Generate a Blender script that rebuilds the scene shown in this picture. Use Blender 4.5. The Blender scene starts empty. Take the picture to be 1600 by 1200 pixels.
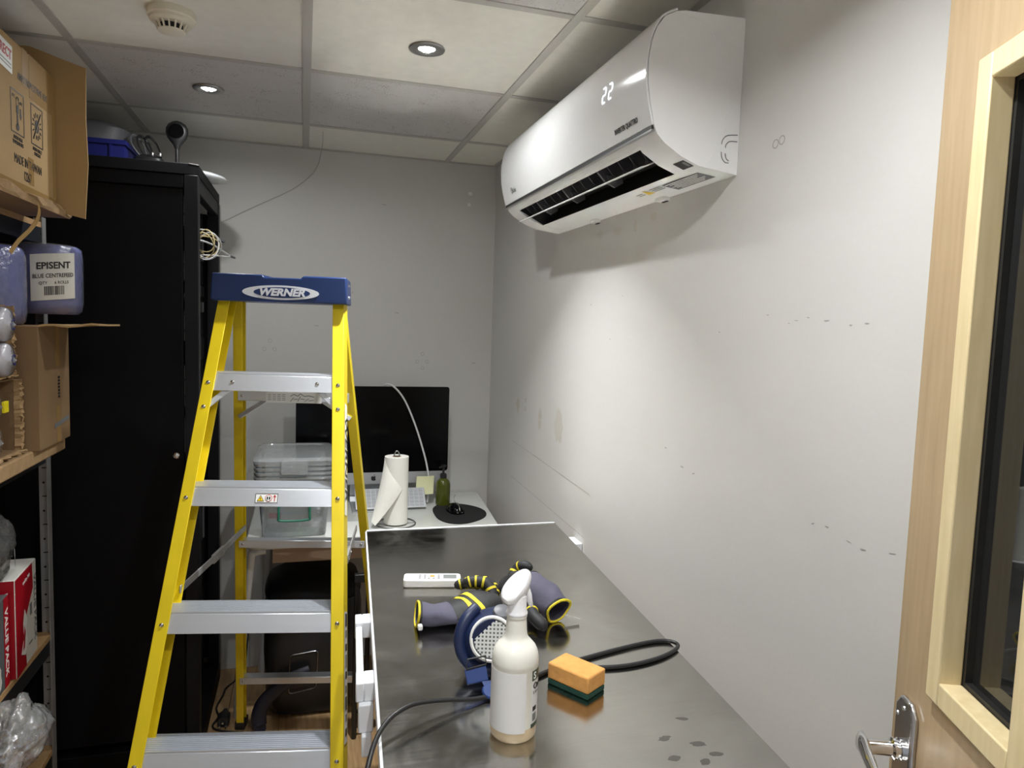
import bpy, bmesh, math, random
from mathutils import Vector, Matrix, noise
random.seed(7)
scene = bpy.context.scene
col = scene.collection
PI = math.pi

# ------------------------------------------------------------------ camera, world, exposure
CAM_Z = 1.53
FPX = 1104.1
yaw, pitch, roll = 0.2876, -0.0829, 0.0335
fw = Vector((math.sin(yaw)*math.cos(pitch), math.cos(yaw)*math.cos(pitch), math.sin(pitch)))
rt0 = Vector((math.cos(yaw), -math.sin(yaw), 0))
up0 = rt0.cross(fw)
rt = math.cos(roll)*rt0 + math.sin(roll)*up0
up = -math.sin(roll)*rt0 + math.cos(roll)*up0
cam_data = bpy.data.cameras.new('camera')
cam = bpy.data.objects.new('camera', cam_data)
col.objects.link(cam)
M = Matrix((rt, up, -fw)).transposed().to_4x4()
M.translation = (0, 0, CAM_Z)
cam.matrix_world = M
cam_data.sensor_width = 36.0
cam_data.sensor_fit = 'HORIZONTAL'
cam_data.lens = FPX/1600*36.0
cam_data.clip_start = 0.02
scene.camera = cam

world = bpy.data.worlds.new('world')
scene.world = world
world.use_nodes = True
world.node_tree.nodes['Background'].inputs[0].default_value = (0.80, 0.86, 0.95, 1)
world.node_tree.nodes['Background'].inputs[1].default_value = 0.55
scene.view_settings.view_transform = 'Standard'
scene.view_settings.look = 'None'
scene.view_settings.gamma = 1.0
scene.view_settings.use_curve_mapping = False
scene.view_settings.exposure = 0.10
LAMP_W = 11.5
scene.cycles.blur_glossy = 0.0
scene.cycles.sample_clamp_indirect = 0.0

# ------------------------------------------------------------------ materials
MATS = {}
def srgb(r, g, b):
    f = lambda c: (c/255/12.92) if c/255 <= 0.04045 else ((c/255+0.055)/1.055)**2.4
    return (f(r), f(g), f(b))
def mat(name, colr, rough=0.5, metal=0.0, var=0.0, vscale=8.0, bump=0.0, bscale=60.0, stretch=None,
        emis=None, estr=0.0, coat=0.0, trans=0.0, spec=0.5, rvar=0.0, colr2=None, sheen=0.0, alpha=1.0):
    m = bpy.data.materials.new(name)
    m.use_nodes = True
    nt = m.node_tree
    b = nt.nodes['Principled BSDF']
    b.inputs['Base Color'].default_value = (*colr, 1)
    b.inputs['Roughness'].default_value = rough
    b.inputs['Metallic'].default_value = metal
    b.inputs['Specular IOR Level'].default_value = spec
    b.inputs['Coat Weight'].default_value = coat
    b.inputs['Coat Roughness'].default_value = 0.08
    b.inputs['Transmission Weight'].default_value = trans
    b.inputs['Sheen Weight'].default_value = sheen
    if emis:
        b.inputs['Emission Color'].default_value = (*emis, 1)
        b.inputs['Emission Strength'].default_value = estr
    if var or bump or rvar or colr2:
        tc = nt.nodes.new('ShaderNodeTexCoord')
        mp = nt.nodes.new('ShaderNodeMapping')
        nt.links.new(tc.outputs['Object'], mp.inputs[0])
        if stretch: mp.inputs['Scale'].default_value = stretch
        n = nt.nodes.new('ShaderNodeTexNoise')
        n.inputs['Scale'].default_value = vscale
        n.inputs['Detail'].default_value = 6
        nt.links.new(mp.outputs[0], n.inputs['Vector'])
        if var or colr2:
            r = nt.nodes.new('ShaderNodeValToRGB')
            c2 = colr2 if colr2 else tuple(min(1, c*(1+var)) for c in colr)
            c1 = colr if colr2 else tuple(c*(1-var) for c in colr)
            r.color_ramp.elements[0].color = (*c1, 1); r.color_ramp.elements[0].position = 0.3
            r.color_ramp.elements[1].color = (*c2, 1); r.color_ramp.elements[1].position = 0.72
            nt.links.new(n.outputs['Fac'], r.inputs[0])
            nt.links.new(r.outputs[0], b.inputs['Base Color'])
        if rvar:
            mr = nt.nodes.new('ShaderNodeMapRange')
            mr.inputs['From Min'].default_value = 0.3; mr.inputs['From Max'].default_value = 0.7
            mr.inputs['To Min'].default_value = max(0.02, rough-rvar); mr.inputs['To Max'].default_value = rough+rvar
            nt.links.new(n.outputs['Fac'], mr.inputs['Value'])
            nt.links.new(mr.outputs[0], b.inputs['Roughness'])
        if bump:
            n2 = nt.nodes.new('ShaderNodeTexNoise')
            n2.inputs['Scale'].default_value = bscale; n2.inputs['Detail'].default_value = 4
            nt.links.new(mp.outputs[0], n2.inputs['Vector'])
            bp = nt.nodes.new('ShaderNodeBump')
            bp.inputs['Strength'].default_value = bump; bp.inputs['Distance'].default_value = 0.002
            nt.links.new(n2.outputs['Fac'], bp.inputs['Height'])
            nt.links.new(bp.outputs[0], b.inputs['Normal'])
    MATS[name] = m
    return m

def clear_mat(name, tint=(0.9, 0.92, 0.93), haze=0.12, gloss=0.10, rough=0.12, bump=0.0, bscale=25):
    """thin clear plastic or glass sheet: mostly see-through, a little milky, with a sheen"""
    m = bpy.data.materials.new(name); m.use_nodes = True
    nt = m.node_tree
    for n in list(nt.nodes): nt.nodes.remove(n)
    out = nt.nodes.new('ShaderNodeOutputMaterial')
    tr = nt.nodes.new('ShaderNodeBsdfTransparent'); tr.inputs[0].default_value = (*tint, 1)
    df = nt.nodes.new('ShaderNodeBsdfDiffuse'); df.inputs[0].default_value = (0.8, 0.82, 0.83, 1)
    gl = nt.nodes.new('ShaderNodeBsdfGlossy'); gl.inputs['Roughness'].default_value = rough
    m1 = nt.nodes.new('ShaderNodeMixShader'); m1.inputs[0].default_value = haze
    m2 = nt.nodes.new('ShaderNodeMixShader')
    fr = nt.nodes.new('ShaderNodeFresnel'); fr.inputs['IOR'].default_value = 1.45
    ad = nt.nodes.new('ShaderNodeMath'); ad.operation = 'ADD'; ad.inputs[1].default_value = gloss
    nt.links.new(fr.outputs[0], ad.inputs[0]); nt.links.new(ad.outputs[0], m2.inputs[0])
    nt.links.new(tr.outputs[0], m1.inputs[1]); nt.links.new(df.outputs[0], m1.inputs[2])
    nt.links.new(m1.outputs[0], m2.inputs[1]); nt.links.new(gl.outputs[0], m2.inputs[2])
    if bump:
        tc = nt.nodes.new('ShaderNodeTexCoord'); n2 = nt.nodes.new('ShaderNodeTexNoise')
        n2.inputs['Scale'].default_value = bscale; n2.inputs['Detail'].default_value = 5
        nt.links.new(tc.outputs['Object'], n2.inputs['Vector'])
        bp = nt.nodes.new('ShaderNodeBump'); bp.inputs['Strength'].default_value = bump; bp.inputs['Distance'].default_value = 0.01
        nt.links.new(n2.outputs['Fac'], bp.inputs['Height'])
        nt.links.new(bp.outputs[0], gl.inputs['Normal']); nt.links.new(bp.outputs[0], df.inputs['Normal']); nt.links.new(bp.outputs[0], fr.inputs['Normal'])
    nt.links.new(m2.outputs[0], out.inputs[0])
    MATS[name] = m
    return m

def wood(name, c1, c2, scale=(1, 1, 1), rough=0.45, coat=0.0, ns=6.0):
    m = mat(name, c1, rough=rough, colr2=c2, vscale=ns, stretch=scale, bump=0.08, bscale=40, coat=coat)
    return m

mat('wall_paint', srgb(206, 205, 202), rough=0.55, var=0.025, vscale=1.6, bump=0.12, bscale=90)
mat('tile_smooth', srgb(228, 226, 217), rough=0.9, var=0.03, vscale=30, bump=0.15, bscale=150)
mat('grid_metal', srgb(186, 184, 178), rough=0.55)
mat('oak_floor', srgb(150, 118, 82), rough=0.45, colr2=srgb(188, 156, 114), vscale=5, stretch=(14, 1.2, 1))
mat('door_veneer', srgb(172, 148, 114), rough=0.34, colr2=srgb(188, 164, 130), vscale=9, stretch=(9, 9, 0.7), coat=0.15)
mat('door_bead', srgb(216, 196, 150), rough=0.36, colr2=srgb(228, 210, 168), vscale=12, stretch=(8, 8, 0.9), coat=0.15)
mat('gasket', (0.012, 0.012, 0.012), rough=0.5)
clear_mat('door_glass', tint=(0.62, 0.60, 0.52), haze=0.02, gloss=0.06, rough=0.02)
mat('chrome', (0.80, 0.80, 0.82), rough=0.08, metal=1)
mat('satin_chrome', (0.55, 0.55, 0.57), rough=0.22, metal=1)
mat('ladder_yellow', srgb(222, 196, 20), rough=0.42, var=0.06, vscale=25, stretch=(1, 1, 0.3))
mat('ladder_blue', srgb(24, 46, 92), rough=0.32)
mat('ladder_alu', (0.70, 0.73, 0.79), rough=0.33, metal=0.7, var=0.03, vscale=6, stretch=(0.6, 6, 6))
mat('steel_rivet', (0.62, 0.62, 0.62), rough=0.25, metal=1)
mat('silver_print', srgb(214, 216, 222), rough=0.35)
mat('blue_print', srgb(24, 48, 96), rough=0.35)
mat('black_print', (0.015, 0.015, 0.016), rough=0.5)
mat('white_print', srgb(235, 235, 232), rough=0.5)
mat('grey_print', srgb(120, 122, 122), rough=0.5)
mat('red_print', srgb(176, 22, 34), rough=0.45)
mat('yellow_print', srgb(236, 200, 40), rough=0.45)
mat('orange_print', srgb(232, 140, 60), rough=0.5)
mat('ac_white', srgb(232, 232, 232), rough=0.38)
mat('ac_panel', srgb(228, 229, 230), rough=0.11)
mat('ac_dark', srgb(30, 30, 33), rough=0.6)
mat('ac_fin', srgb(84, 82, 84), rough=0.45)
mat('ac_shadow_gap', (0.02, 0.02, 0.02), rough=0.6)
mat('display_glow', (0.9, 0.95, 1), emis=(0.85, 0.92, 1.0), estr=1.5)
mat('lamp_glow', (1, 1, 1), emis=(1.0, 0.98, 0.94), estr=14.0)
mat('bezel_nickel', (0.42, 0.41, 0.40), rough=0.35, metal=1)
mat('detector_cream', srgb(226, 220, 202), rough=0.45)
mat('rack_black', (0.005, 0.005, 0.006), rough=0.6, spec=0.12)
mat('rack_edge', (0.010, 0.010, 0.012), rough=0.5, spec=0.2)
mat('black_plastic', (0.012, 0.012, 0.013), rough=0.4)
mat('black_gloss', (0.002, 0.002, 0.0025), rough=0.15, spec=0.15)
mat('black_rubber', (0.014, 0.014, 0.015), rough=0.5)
mat('navy_plastic', srgb(12, 17, 40), rough=0.5)
mat('crate_blue', srgb(24, 32, 110), rough=0.5)
mat('grey_plastic', srgb(96, 96, 100), rough=0.55)
mat('white_plastic', srgb(226, 228, 232), rough=0.4)
mat('desk_white', srgb(206, 207, 202), rough=0.22, coat=0.2)
mat('desk_apron', srgb(176, 150, 126), rough=0.5)
mat('monitor_alu', (0.55, 0.56, 0.58), rough=0.45, metal=0.7)
mat('paper_white', srgb(236, 234, 226), rough=0.9, bump=0.35, bscale=220)
mat('paper_plain', srgb(226, 226, 222), rough=0.8)
mat('note_yellow', srgb(222, 222, 178), rough=0.85)
mat('bottle_green', srgb(72, 78, 20), rough=0.18, spec=0.5)
mat('felt_black', (0.004, 0.004, 0.0045), rough=0.95)
mat('wire_steel', (0.35, 0.35, 0.35), rough=0.3, metal=1)
clear_mat('clear_tub', tint=(0.93, 0.95, 0.96), haze=0.14, gloss=0.03, rough=0.12)
clear_mat('clear_lid', tint=(0.90, 0.92, 0.93), haze=0.26, gloss=0.03, rough=0.2)
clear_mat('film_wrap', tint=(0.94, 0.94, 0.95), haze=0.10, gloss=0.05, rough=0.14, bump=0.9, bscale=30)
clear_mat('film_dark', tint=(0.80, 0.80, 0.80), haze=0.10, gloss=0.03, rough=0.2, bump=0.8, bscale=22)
mat('green_clip', srgb(36, 110, 88), rough=0.4)
mat('cardboard', srgb(178, 147, 100), rough=0.8, var=0.07, vscale=5, bump=0.1, bscale=50)
mat('cardboard_dark', srgb(138, 110, 78), rough=0.85, var=0.09, vscale=6, bump=0.1, bscale=50)
mat('cardboard_torn', srgb(168, 138, 100), rough=0.95, var=0.12, vscale=40, bump=0.5, bscale=90)
mat('parcel_tape', srgb(166, 134, 86), rough=0.25)
mat('galvanised', (0.42, 0.42, 0.42), rough=0.5, metal=0.6, var=0.15, vscale=14)
mat('hole_black', (0.005, 0.005, 0.005), rough=0.8)
mat('chipboard', srgb(178, 142, 98), rough=0.8, var=0.12, vscale=60)
mat('beam_dark', srgb(34, 36, 40), rough=0.5)
mat('blue_paper', srgb(112, 118, 186), rough=0.7, var=0.05, vscale=12, bump=0.3, bscale=60)
mat('cup_white', srgb(232, 230, 238), rough=0.35, bump=0.3, bscale=60)
mat('tag_yellow', srgb(232, 214, 20), rough=0.5)
mat('carton_white', srgb(214, 212, 204), rough=0.5)
mat('carton_red', srgb(168, 14, 32), rough=0.4)
mat('carton_grey', srgb(92, 96, 98), rough=0.5)
mat('cable_black', (0.016, 0.016, 0.017), rough=0.4)
mat('cable_white', srgb(214, 214, 214), rough=0.45)
mat('cable_beige', srgb(196, 178, 132), rough=0.5)
mat('spray_white', srgb(240, 240, 244), rough=0.28)
mat('bottle_pe', srgb(236, 235, 226), rough=0.32)
mat('liquid', srgb(222, 202, 168), rough=0.3)
mat('label_white', srgb(232, 232, 232), rough=0.4)
mat('label_green', srgb(52, 66, 40), rough=0.4)
mat('sponge_orange', srgb(216, 158, 88), rough=0.95, var=0.08, vscale=60, bump=0.8, bscale=120)
mat('sponge_green', srgb(22, 66, 56), rough=0.95, var=0.25, vscale=120, bump=1.0, bscale=200)
mat('glove_grey', srgb(82, 80, 96), rough=0.85, var=0.08, vscale=40, bump=0.3, bscale=200)
mat('glove_black', (0.014, 0.014, 0.016), rough=0.65, bump=0.3, bscale=150)
mat('glove_yellow', srgb(216, 196, 44), rough=0.7, var=0.1, vscale=150)
mat('respirator_blue', srgb(24, 38, 74), rough=0.42)
mat('respirator_buckle', srgb(36, 60, 116), rough=0.4)
mat('respirator_grey', srgb(96, 98, 104), rough=0.45)
mat('filter_grid', srgb(206, 208, 206), rough=0.45)
mat('remote_white', srgb(236, 236, 234), rough=0.35)
mat('lcd_grey', srgb(120, 124, 122), rough=0.3)
mat('foil', (0.8, 0.8, 0.82), rough=0.25, metal=0.9)

def speckled():
    m = mat('tile_speckled', srgb(206, 204, 202), rough=0.92)
    nt = m.node_tree; b = nt.nodes['Principled BSDF']
    tc = nt.nodes.new('ShaderNodeTexCoord')
    mp = nt.nodes.new('ShaderNodeMapping'); mp.inputs['Scale'].default_value = (1, 1.5, 1)
    v = nt.nodes.new('ShaderNodeTexVoronoi'); v.inputs['Scale'].default_value = 120
    n = nt.nodes.new('ShaderNodeTexNoise'); n.inputs['Scale'].default_value = 22; n.inputs['Detail'].default_value = 3
    nt.links.new(tc.outputs['Object'], mp.inputs[0])
    nt.links.new(mp.outputs[0], v.inputs['Vector']); nt.links.new(tc.outputs['Object'], n.inputs['Vector'])
    mr = nt.nodes.new('ShaderNodeMapRange')
    mr.inputs['From Min'].default_value = 0.45; mr.inputs['From Max'].default_value = 0.68
    mr.inputs['To Min'].default_value = 0.10; mr.inputs['To Max'].default_value = 0.31
    nt.links.new(n.outputs['Fac'], mr.inputs['Value'])
    lt = nt.nodes.new('ShaderNodeMath'); lt.operation = 'LESS_THAN'
    nt.links.new(v.outputs['Distance'], lt.inputs[0]); nt.links.new(mr.outputs[0], lt.inputs[1])
    mx = nt.nodes.new('ShaderNodeMixRGB')
    mx.inputs[1].default_value = (*srgb(206, 204, 202), 1); mx.inputs[2].default_value = (*srgb(142, 138, 132), 1)
    nt.links.new(lt.outputs[0], mx.inputs[0]); nt.links.new(mx.outputs[0], b.inputs['Base Color'])
    bp = nt.nodes.new('ShaderNodeBump'); bp.invert = True
    bp.inputs['Strength'].default_value = 0.5; bp.inputs['Distance'].default_value = 0.003
    nt.links.new(lt.outputs[0], bp.inputs['Height']); nt.links.new(bp.outputs[0], b.inputs['Normal'])
speckled()

def steel_top():
    m = mat('worktop_steel', (0.42, 0.40, 0.37), rough=0.2, metal=1)
    nt = m.node_tree; b = nt.nodes['Principled BSDF']
    tc = nt.nodes.new('ShaderNodeTexCoord')
    mp = nt.nodes.new('ShaderNodeMapping'); mp.inputs['Scale'].default_value = (2, 60, 2)
    n = nt.nodes.new('ShaderNodeTexNoise'); n.inputs['Scale'].default_value = 4; n.inputs['Detail'].default_value = 8
    nt.links.new(tc.outputs['Object'], mp.inputs[0]); nt.links.new(mp.outputs[0], n.inputs['Vector'])
    n2 = nt.nodes.new('ShaderNodeTexNoise'); n2.inputs['Scale'].default_value = 3.2; n2.inputs['Detail'].default_value = 5
    n2.inputs['Distortion'].default_value = 3.0
    nt.links.new(tc.outputs['Object'], n2.inputs['Vector'])
    ad = nt.nodes.new('ShaderNodeMath'); ad.operation = 'MULTIPLY_ADD'; ad.inputs[1].default_value = 0.35; 
    nt.links.new(n.outputs['Fac'], ad.inputs[0]); nt.links.new(n2.outputs['Fac'], ad.inputs[2])
    mr = nt.nodes.new('ShaderNodeMapRange')
    mr.inputs['From Min'].default_value = 0.45; mr.inputs['From Max'].default_value = 0.95
    mr.inputs['To Min'].default_value = 0.09; mr.inputs['To Max'].default_value = 0.25
    nt.links.new(ad.outputs[0], mr.inputs['Value']); nt.links.new(mr.outputs[0], b.inputs['Roughness'])
    cr = nt.nodes.new('ShaderNodeValToRGB')
    cr.color_ramp.elements[0].position = 0.45; cr.color_ramp.elements[0].color = (0.45, 0.437, 0.41, 1)
    cr.color_ramp.elements[1].position = 0.95; cr.color_ramp.elements[1].color = (0.54, 0.527, 0.495, 1)
    nt.links.new(ad.outputs[0], cr.inputs[0]); nt.links.new(cr.outputs[0], b.inputs['Base Color'])
steel_top()

# ------------------------------------------------------------------ mesh helpers
def frame_from(d):
    d = Vector(d).normalized()
    a = Vector((0, 0, 1)) if abs(d.z) < 0.9 else Vector((1, 0, 0))
    u = a.cross(d).normalized(); v = d.cross(u)
    return u, v

class MB:
    def __init__(s):
        s.v = []; s.f = []
    def add(s, vs, fs):
        o = len(s.v); s.v += [tuple(p) for p in vs]; s.f += [tuple(i+o for i in f) for f in fs]; return s
    def box(s, x0, x1, y0, y1, z0, z1, m=None):
        p = [Vector(q) for q in ((x0,y0,z0),(x1,y0,z0),(x1,y1,z0),(x0,y1,z0),(x0,y0,z1),(x1,y0,z1),(x1,y1,z1),(x0,y1,z1))]
        if m: p = [m @ q for q in p]
        return s.add(p, [(0,3,2,1),(4,5,6,7),(0,1,5,4),(1,2,6,5),(2,3,7,6),(3,0,4,7)])
    def hexa(s, p):   # 8 corners: bottom ring 4, top ring 4
        return s.add(p, [(0,3,2,1),(4,5,6,7),(0,1,5,4),(1,2,6,5),(2,3,7,6),(3,0,4,7)])
    def bar(s, a, b, w, h, upv=(0,0,1)):
        a = Vector(a); b = Vector(b); d = (b-a).normalized(); upv = Vector(upv)
        u = d.cross(upv)
        if u.length < 1e-4: u = d.cross(Vector((0,1,0)))
        u.normalize(); v = u.cross(d)
        p = []
        for c in (a, b):
            p += [c-u*w/2-v*h/2, c+u*w/2-v*h/2, c+u*w/2+v*h/2, c-u*w/2+v*h/2]
        return s.add(p, [(0,3,2,1),(4,5,6,7),(0,1,5,4),(1,2,6,5),(2,3,7,6),(3,0,4,7)])
    def tube(s, path, r, n=10, closed=False, flat=None, rs=None):
        P = [Vector(p) for p in path]; k = len(P); vs = []; fs = []
        u = None
        for i in range(k):
            if closed: d = P[(i+1)%k]-P[(i-1)%k]
            else: d = P[min(i+1,k-1)]-P[max(i-1,0)]
            d.normalize()
            if u is None: u, v = frame_from(d)
            else:
                u = (u - d*u.dot(d)).normalized(); v = d.cross(u)
            rr = rs[i] if rs else r
            for j in range(n):
                t = 2*PI*j/n
                q = u*math.cos(t)*rr + v*math.sin(t)*rr
                if flat: q = Vector((q.x*flat[0], q.y*flat[1], q.z*flat[2]))
                vs.append(P[i]+q)
        m = k if closed else k-1
        for i in range(m):
            for j in range(n):
                a = i*n+j; b = i*n+(j+1)%n; c = ((i+1)%k)*n+(j+1)%n; d_ = ((i+1)%k)*n+j
                fs.append((a, b, c, d_))
        if not closed:
            fs.append(tuple(range(n-1, -1, -1))); fs.append(tuple((k-1)*n+j for j in range(n)))
        return s.add(vs, fs)
    def lathe(s, prof, c=(0,0,0), n=32, m=None, cap=True):
        vs = []; fs = []; c = Vector(c); k = len(prof)
        for r, z in prof:
            for j in range(n):
                t = 2*PI*j/n; q = Vector((r*math.cos(t), r*math.sin(t), z))
                vs.append((m @ q if m else q)+c)
        for i in range(k-1):
            for j in range(n):
                fs.append((i*n+j, i*n+(j+1)%n, (i+1)*n+(j+1)%n, (i+1)*n+j))
        if cap:
            fs.append(tuple(range(n-1, -1, -1))); fs.append(tuple((k-1)*n+j for j in range(n)))
        return s.add(vs, fs)
    def prism(s, poly, a, b, fn, caps=True):
        """extrude 2D poly between a and b; fn(p, t) -> 3D"""
        n = len(poly)
        vs = [fn(p, a) for p in poly]+[fn(p, b) for p in poly]
        fs = [(i, (i+1)%n, n+(i+1)%n, n+i) for i in range(n)]
        if caps: fs += [tuple(range(n-1, -1, -1)), tuple(range(n, 2*n))]
        return s.add(vs, fs)
    def loft(s, rings, cap=True, closed=True):
        n = len(rings[0]); vs = [p for r in rings for p in r]; fs = []
        for i in range(len(rings)-1):
            for j in range(n if closed else n-1):
                fs.append((i*n+j, i*n+(j+1)%n, (i+1)*n+(j+1)%n, (i+1)*n+j))
        if cap and closed:
            fs.append(tuple(range(n-1, -1, -1))); fs.append(tuple((len(rings)-1)*n+j for j in range(n)))
        return s.add(vs, fs)
    def sheet(s, rows, th=0.001):
        """grid of points with thickness"""
        R = len(rows); C = len(rows[0]); P = [[Vector(p) for p in r] for r in rows]
        top = []; bot = []
        for i in range(R):
            for j in range(C):
                du = P[i][min(j+1,C-1)]-P[i][max(j-1,0)]; dv = P[min(i+1,R-1)][j]-P[max(i-1,0)][j]
                nn = du.cross(dv).normalized()
                top.append(P[i][j]+nn*th/2); bot.append(P[i][j]-nn*th/2)
        fs = []; o = R*C
        for i in range(R-1):
            for j in range(C-1):
                a, b, c, d = i*C+j, i*C+j+1, (i+1)*C+j+1, (i+1)*C+j
                fs += [(a, b, c, d), (o+d, o+c, o+b, o+a)]
        ring = [j for j in range(C)]+[i*C+C-1 for i in range(1,R)]+[(R-1)*C+j for j in range(C-2,-1,-1)]+[i*C for i in range(R-2,0,-1)]
        for k in range(len(ring)):
            a = ring[k]; b = ring[(k+1)%len(ring)]; fs.append((a, o+a, o+b, b))
        return s.add(top+bot, fs)
    def build(s, name, mt, parent=None, smooth=None, bevel=0.0, seg=2, label=None, weld=False):
        me = bpy.data.meshes.new(name)
        me.from_pydata(s.v, [], s.f)
        bm = bmesh.new(); bm.from_mesh(me)
        if weld: bmesh.ops.remove_doubles(bm, verts=bm.verts, dist=1e-5)
        bmesh.ops.recalc_face_normals(bm, faces=bm.faces)
        bm.to_mesh(me); bm.free()
        me.materials.append(MATS[mt])
        o = bpy.data.objects.new(name, me); col.objects.link(o)
        if parent: o.parent = parent
        if smooth is not None or bevel:
            me.polygons.foreach_set('use_smooth', [True]*len(me.polygons))
            me.set_sharp_from_angle(angle=math.radians(smooth if smooth is not None else 35))
        if bevel:
            bv = o.modifiers.new('bevel', 'BEVEL'); bv.width = bevel; bv.segments = seg
            bv.limit_method = 'ANGLE'; bv.angle_limit = math.radians(40)
        if label: o['label'] = label
        return o

def thing(name, label, cat, loc=(0,0,0), rz=0.0, group=None):
    o = bpy.data.objects.new(name, None); col.objects.link(o)
    o.empty_display_size = 0.05
    o.location = loc; o.rotation_euler = (0, 0, rz)
    o['label'] = label; o['category'] = cat
    if group: o['group'] = group
    return o
def tag(o, label, cat, group=None):
    o['label'] = label; o['category'] = cat
    if group: o['group'] = group
    return o
def struct(o):
    o['kind'] = 'structure'; return o

def place(origin, u, v):
    u = Vector(u).normalized(); v = Vector(v).normalized(); n = u.cross(v).normalized(); v = n.cross(u)
    m = Matrix((u, v, n)).transposed().to_4x4(); m.translation = Vector(origin); return m

def text(s, size, m, mt, name, parent, align='CENTER', shear=0.0, off=0.0, ext=0.0003, sx=1.0, label=None):
    cu = bpy.data.curves.new('lettering', 'FONT'); cu.body = s; cu.size = size
    cu.align_x = align; cu.align_y = 'CENTER'; cu.shear = shear; cu.offset = off*size; cu.extrude = ext
    cu.resolution_u = 3
    t = bpy.data.objects.new('lettering', cu); col.objects.link(t)
    dg = bpy.context.evaluated_depsgraph_get()
    me = bpy.data.meshes.new_from_object(t.evaluated_get(dg))
    bpy.data.objects.remove(t); bpy.data.curves.remove(cu)
    me.transform(m @ Matrix.Diagonal((sx, 1, 1, 1)))
    me.materials.clear(); me.materials.append(MATS[mt])
    o = bpy.data.objects.new(name, me); col.objects.link(o)
    if parent: o.parent = parent
    if label: o['label'] = label
    return o

def decal(poly, m, mt, name, parent, th=0.0004, label=None):
    """thin printed shape: 2D polygon put on a surface by matrix m"""
    b = MB(); b.prism(poly, 0, th, lambda p, t: m @ Vector((p[0], p[1], t)))
    return b.build(name, mt, parent, label=label)
def rect(w, h, cx=0, cy=0): return [(cx-w/2,cy-h/2),(cx+w/2,cy-h/2),(cx+w/2,cy+h/2),(cx-w/2,cy+h/2)]
def ell(a, b, n=40, cx=0, cy=0): return [(cx+a*math.cos(2*PI*i/n), cy+b*math.sin(2*PI*i/n)) for i in range(n)]
def frame_decal(w, h, t, m, mt, name, parent):
    b = MB(); o = rect(w, h); i = rect(w-2*t, h-2*t)
    for k in range(4):
        q = [o[k], o[(k+1)%4], i[(k+1)%4], i[k]]
        b.prism(q, 0, 0.0004, lambda p, z: m @ Vector((p[0], p[1], z)))
    return b.build(name, mt, parent)
def smooth_path(pts, n=8):
    P = [Vector(p) for p in pts]; out = []
    for i in range(len(P)-1):
        p0 = P[max(i-1,0)]; p1 = P[i]; p2 = P[i+1]; p3 = P[min(i+2,len(P)-1)]
        for k in range(n):
            t = k/n
            out.append(0.5*((2*p1)+(p2-p0)*t+(2*p0-5*p1+4*p2-p3)*t*t+(3*p1-p0-3*p2+p3)*t**3))
    out.append(P[-1]); return out

# ------------------------------------------------------------------ room shell
XW, YW, XL, YF, CE = 0.833, 3.174, -1.22, -0.14, 2.241
b = MB(); b.box(XL-0.1, XW+0.1, YF-0.1, YW+0.1, -0.1, -0.006)
floor = struct(b.build('floor', 'black_rubber'))
pw, pl = 0.19, 1.2
shared = {}
for i in range(11):
    x0 = XL + i*pw
    if x0 >= XW: break
    x1 = min(x0+pw, XW)
    y = YF - ((i*0.43) % pl)
    while y < YW:
        ya, yb = max(y, YF), min(y+pl, YW)
        if yb-ya > 0.02:
            q = MB(); q.box(x0+0.0008, x1-0.0008, ya+0.0008, yb-0.0008, -0.006, 0)
            q.build('plank', 'oak_floor', floor, bevel=0.0008, seg=1)
        y += pl
b = MB(); b.box(XL-0.1, XW+0.1, YW, YW+0.1, 0, CE+0.06); wall_back = struct(b.build('wall_back', 'wall_paint'))
b = MB(); b.box(XW, XW+0.1, YF-0.1, YW, 0, CE+0.06); wall_right = struct(b.build('wall_right', 'wall_paint'))
b = MB(); b.box(XL-0.1, XL, YF-0.1, YW, 0, CE+0.06); wall_left = struct(b.build('wall_left', 'wall_paint'))
DO0, DO1, DOH = -0.42, 0.47, 2.04
b = MB(); b.box(XL, DO0, YF-0.1, YF, 0, CE+0.06); b.box(DO1, XW, YF-0.1, YF, 0, CE+0.06); b.box(DO0, DO1, YF-0.1, YF, DOH, CE+0.06)
wall_front = struct(b.build('wall_front', 'wall_paint'))
for n_, (x0, x1) in enumerate(((DO0-0.05, DO0+0.01), (DO1-0.01, DO1+0.05))):
    b = MB(); b.box(x0, x1, YF-0.11, YF+0.012, 0, DOH+0.05); struct(b.build('trim_%d' % (n_+1), 'door_bead', bevel=0.003))

# ceiling: backing, main tees, cross tees, tiles
b = MB(); b.box(XL-0.1, XW+0.1, YF-0.1, YW+0.1, CE+0.05, CE+0.12)
ceiling = struct(b.build('ceiling', 'grey_plastic'))
GX = [-0.5992, 0.0008, 0.6008]; GY = [2.193+0.6*k for k in range(-4, 2)]
xs = [XL]+GX+[XW]; ys = [YF]+[y for y in GY if YF+0.05 < y < YW]+[YW]
speck = {(1, 3): 0}
for i in range(len(xs)-1):
    for j in range(len(ys)-1):
        cx, cy = (xs[i]+xs[i+1])/2, (ys[j]+ys[j+1])/2
        sp = (-0.6 < cx < 0.6 and 2.193 < cy < 2.793) or (0 < cx < 0.6 and 0.993 < cy < 1.593) or (-0.6 < cx < 0 and 0.3 < cy < 0.993)
        q = MB(); q.box(xs[i]+0.006, xs[i+1]-0.006, ys[j]+0.006, ys[j+1]-0.006, CE+0.003, CE+0.018)
        q.build('ceiling_tile', 'tile_speckled' if sp else 'tile_smooth', ceiling, label='speckled mineral fibre tile' if sp else 'plain cream tile')
for x in GX:
    q = MB(); q.box(x-0.012, x+0.012, YF, YW, CE, CE+0.0028); q.box(x-0.001, x+0.001, YF, YW, CE+0.0028, CE+0.04)
    q.build('main_tee', 'grid_metal', ceiling)
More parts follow.
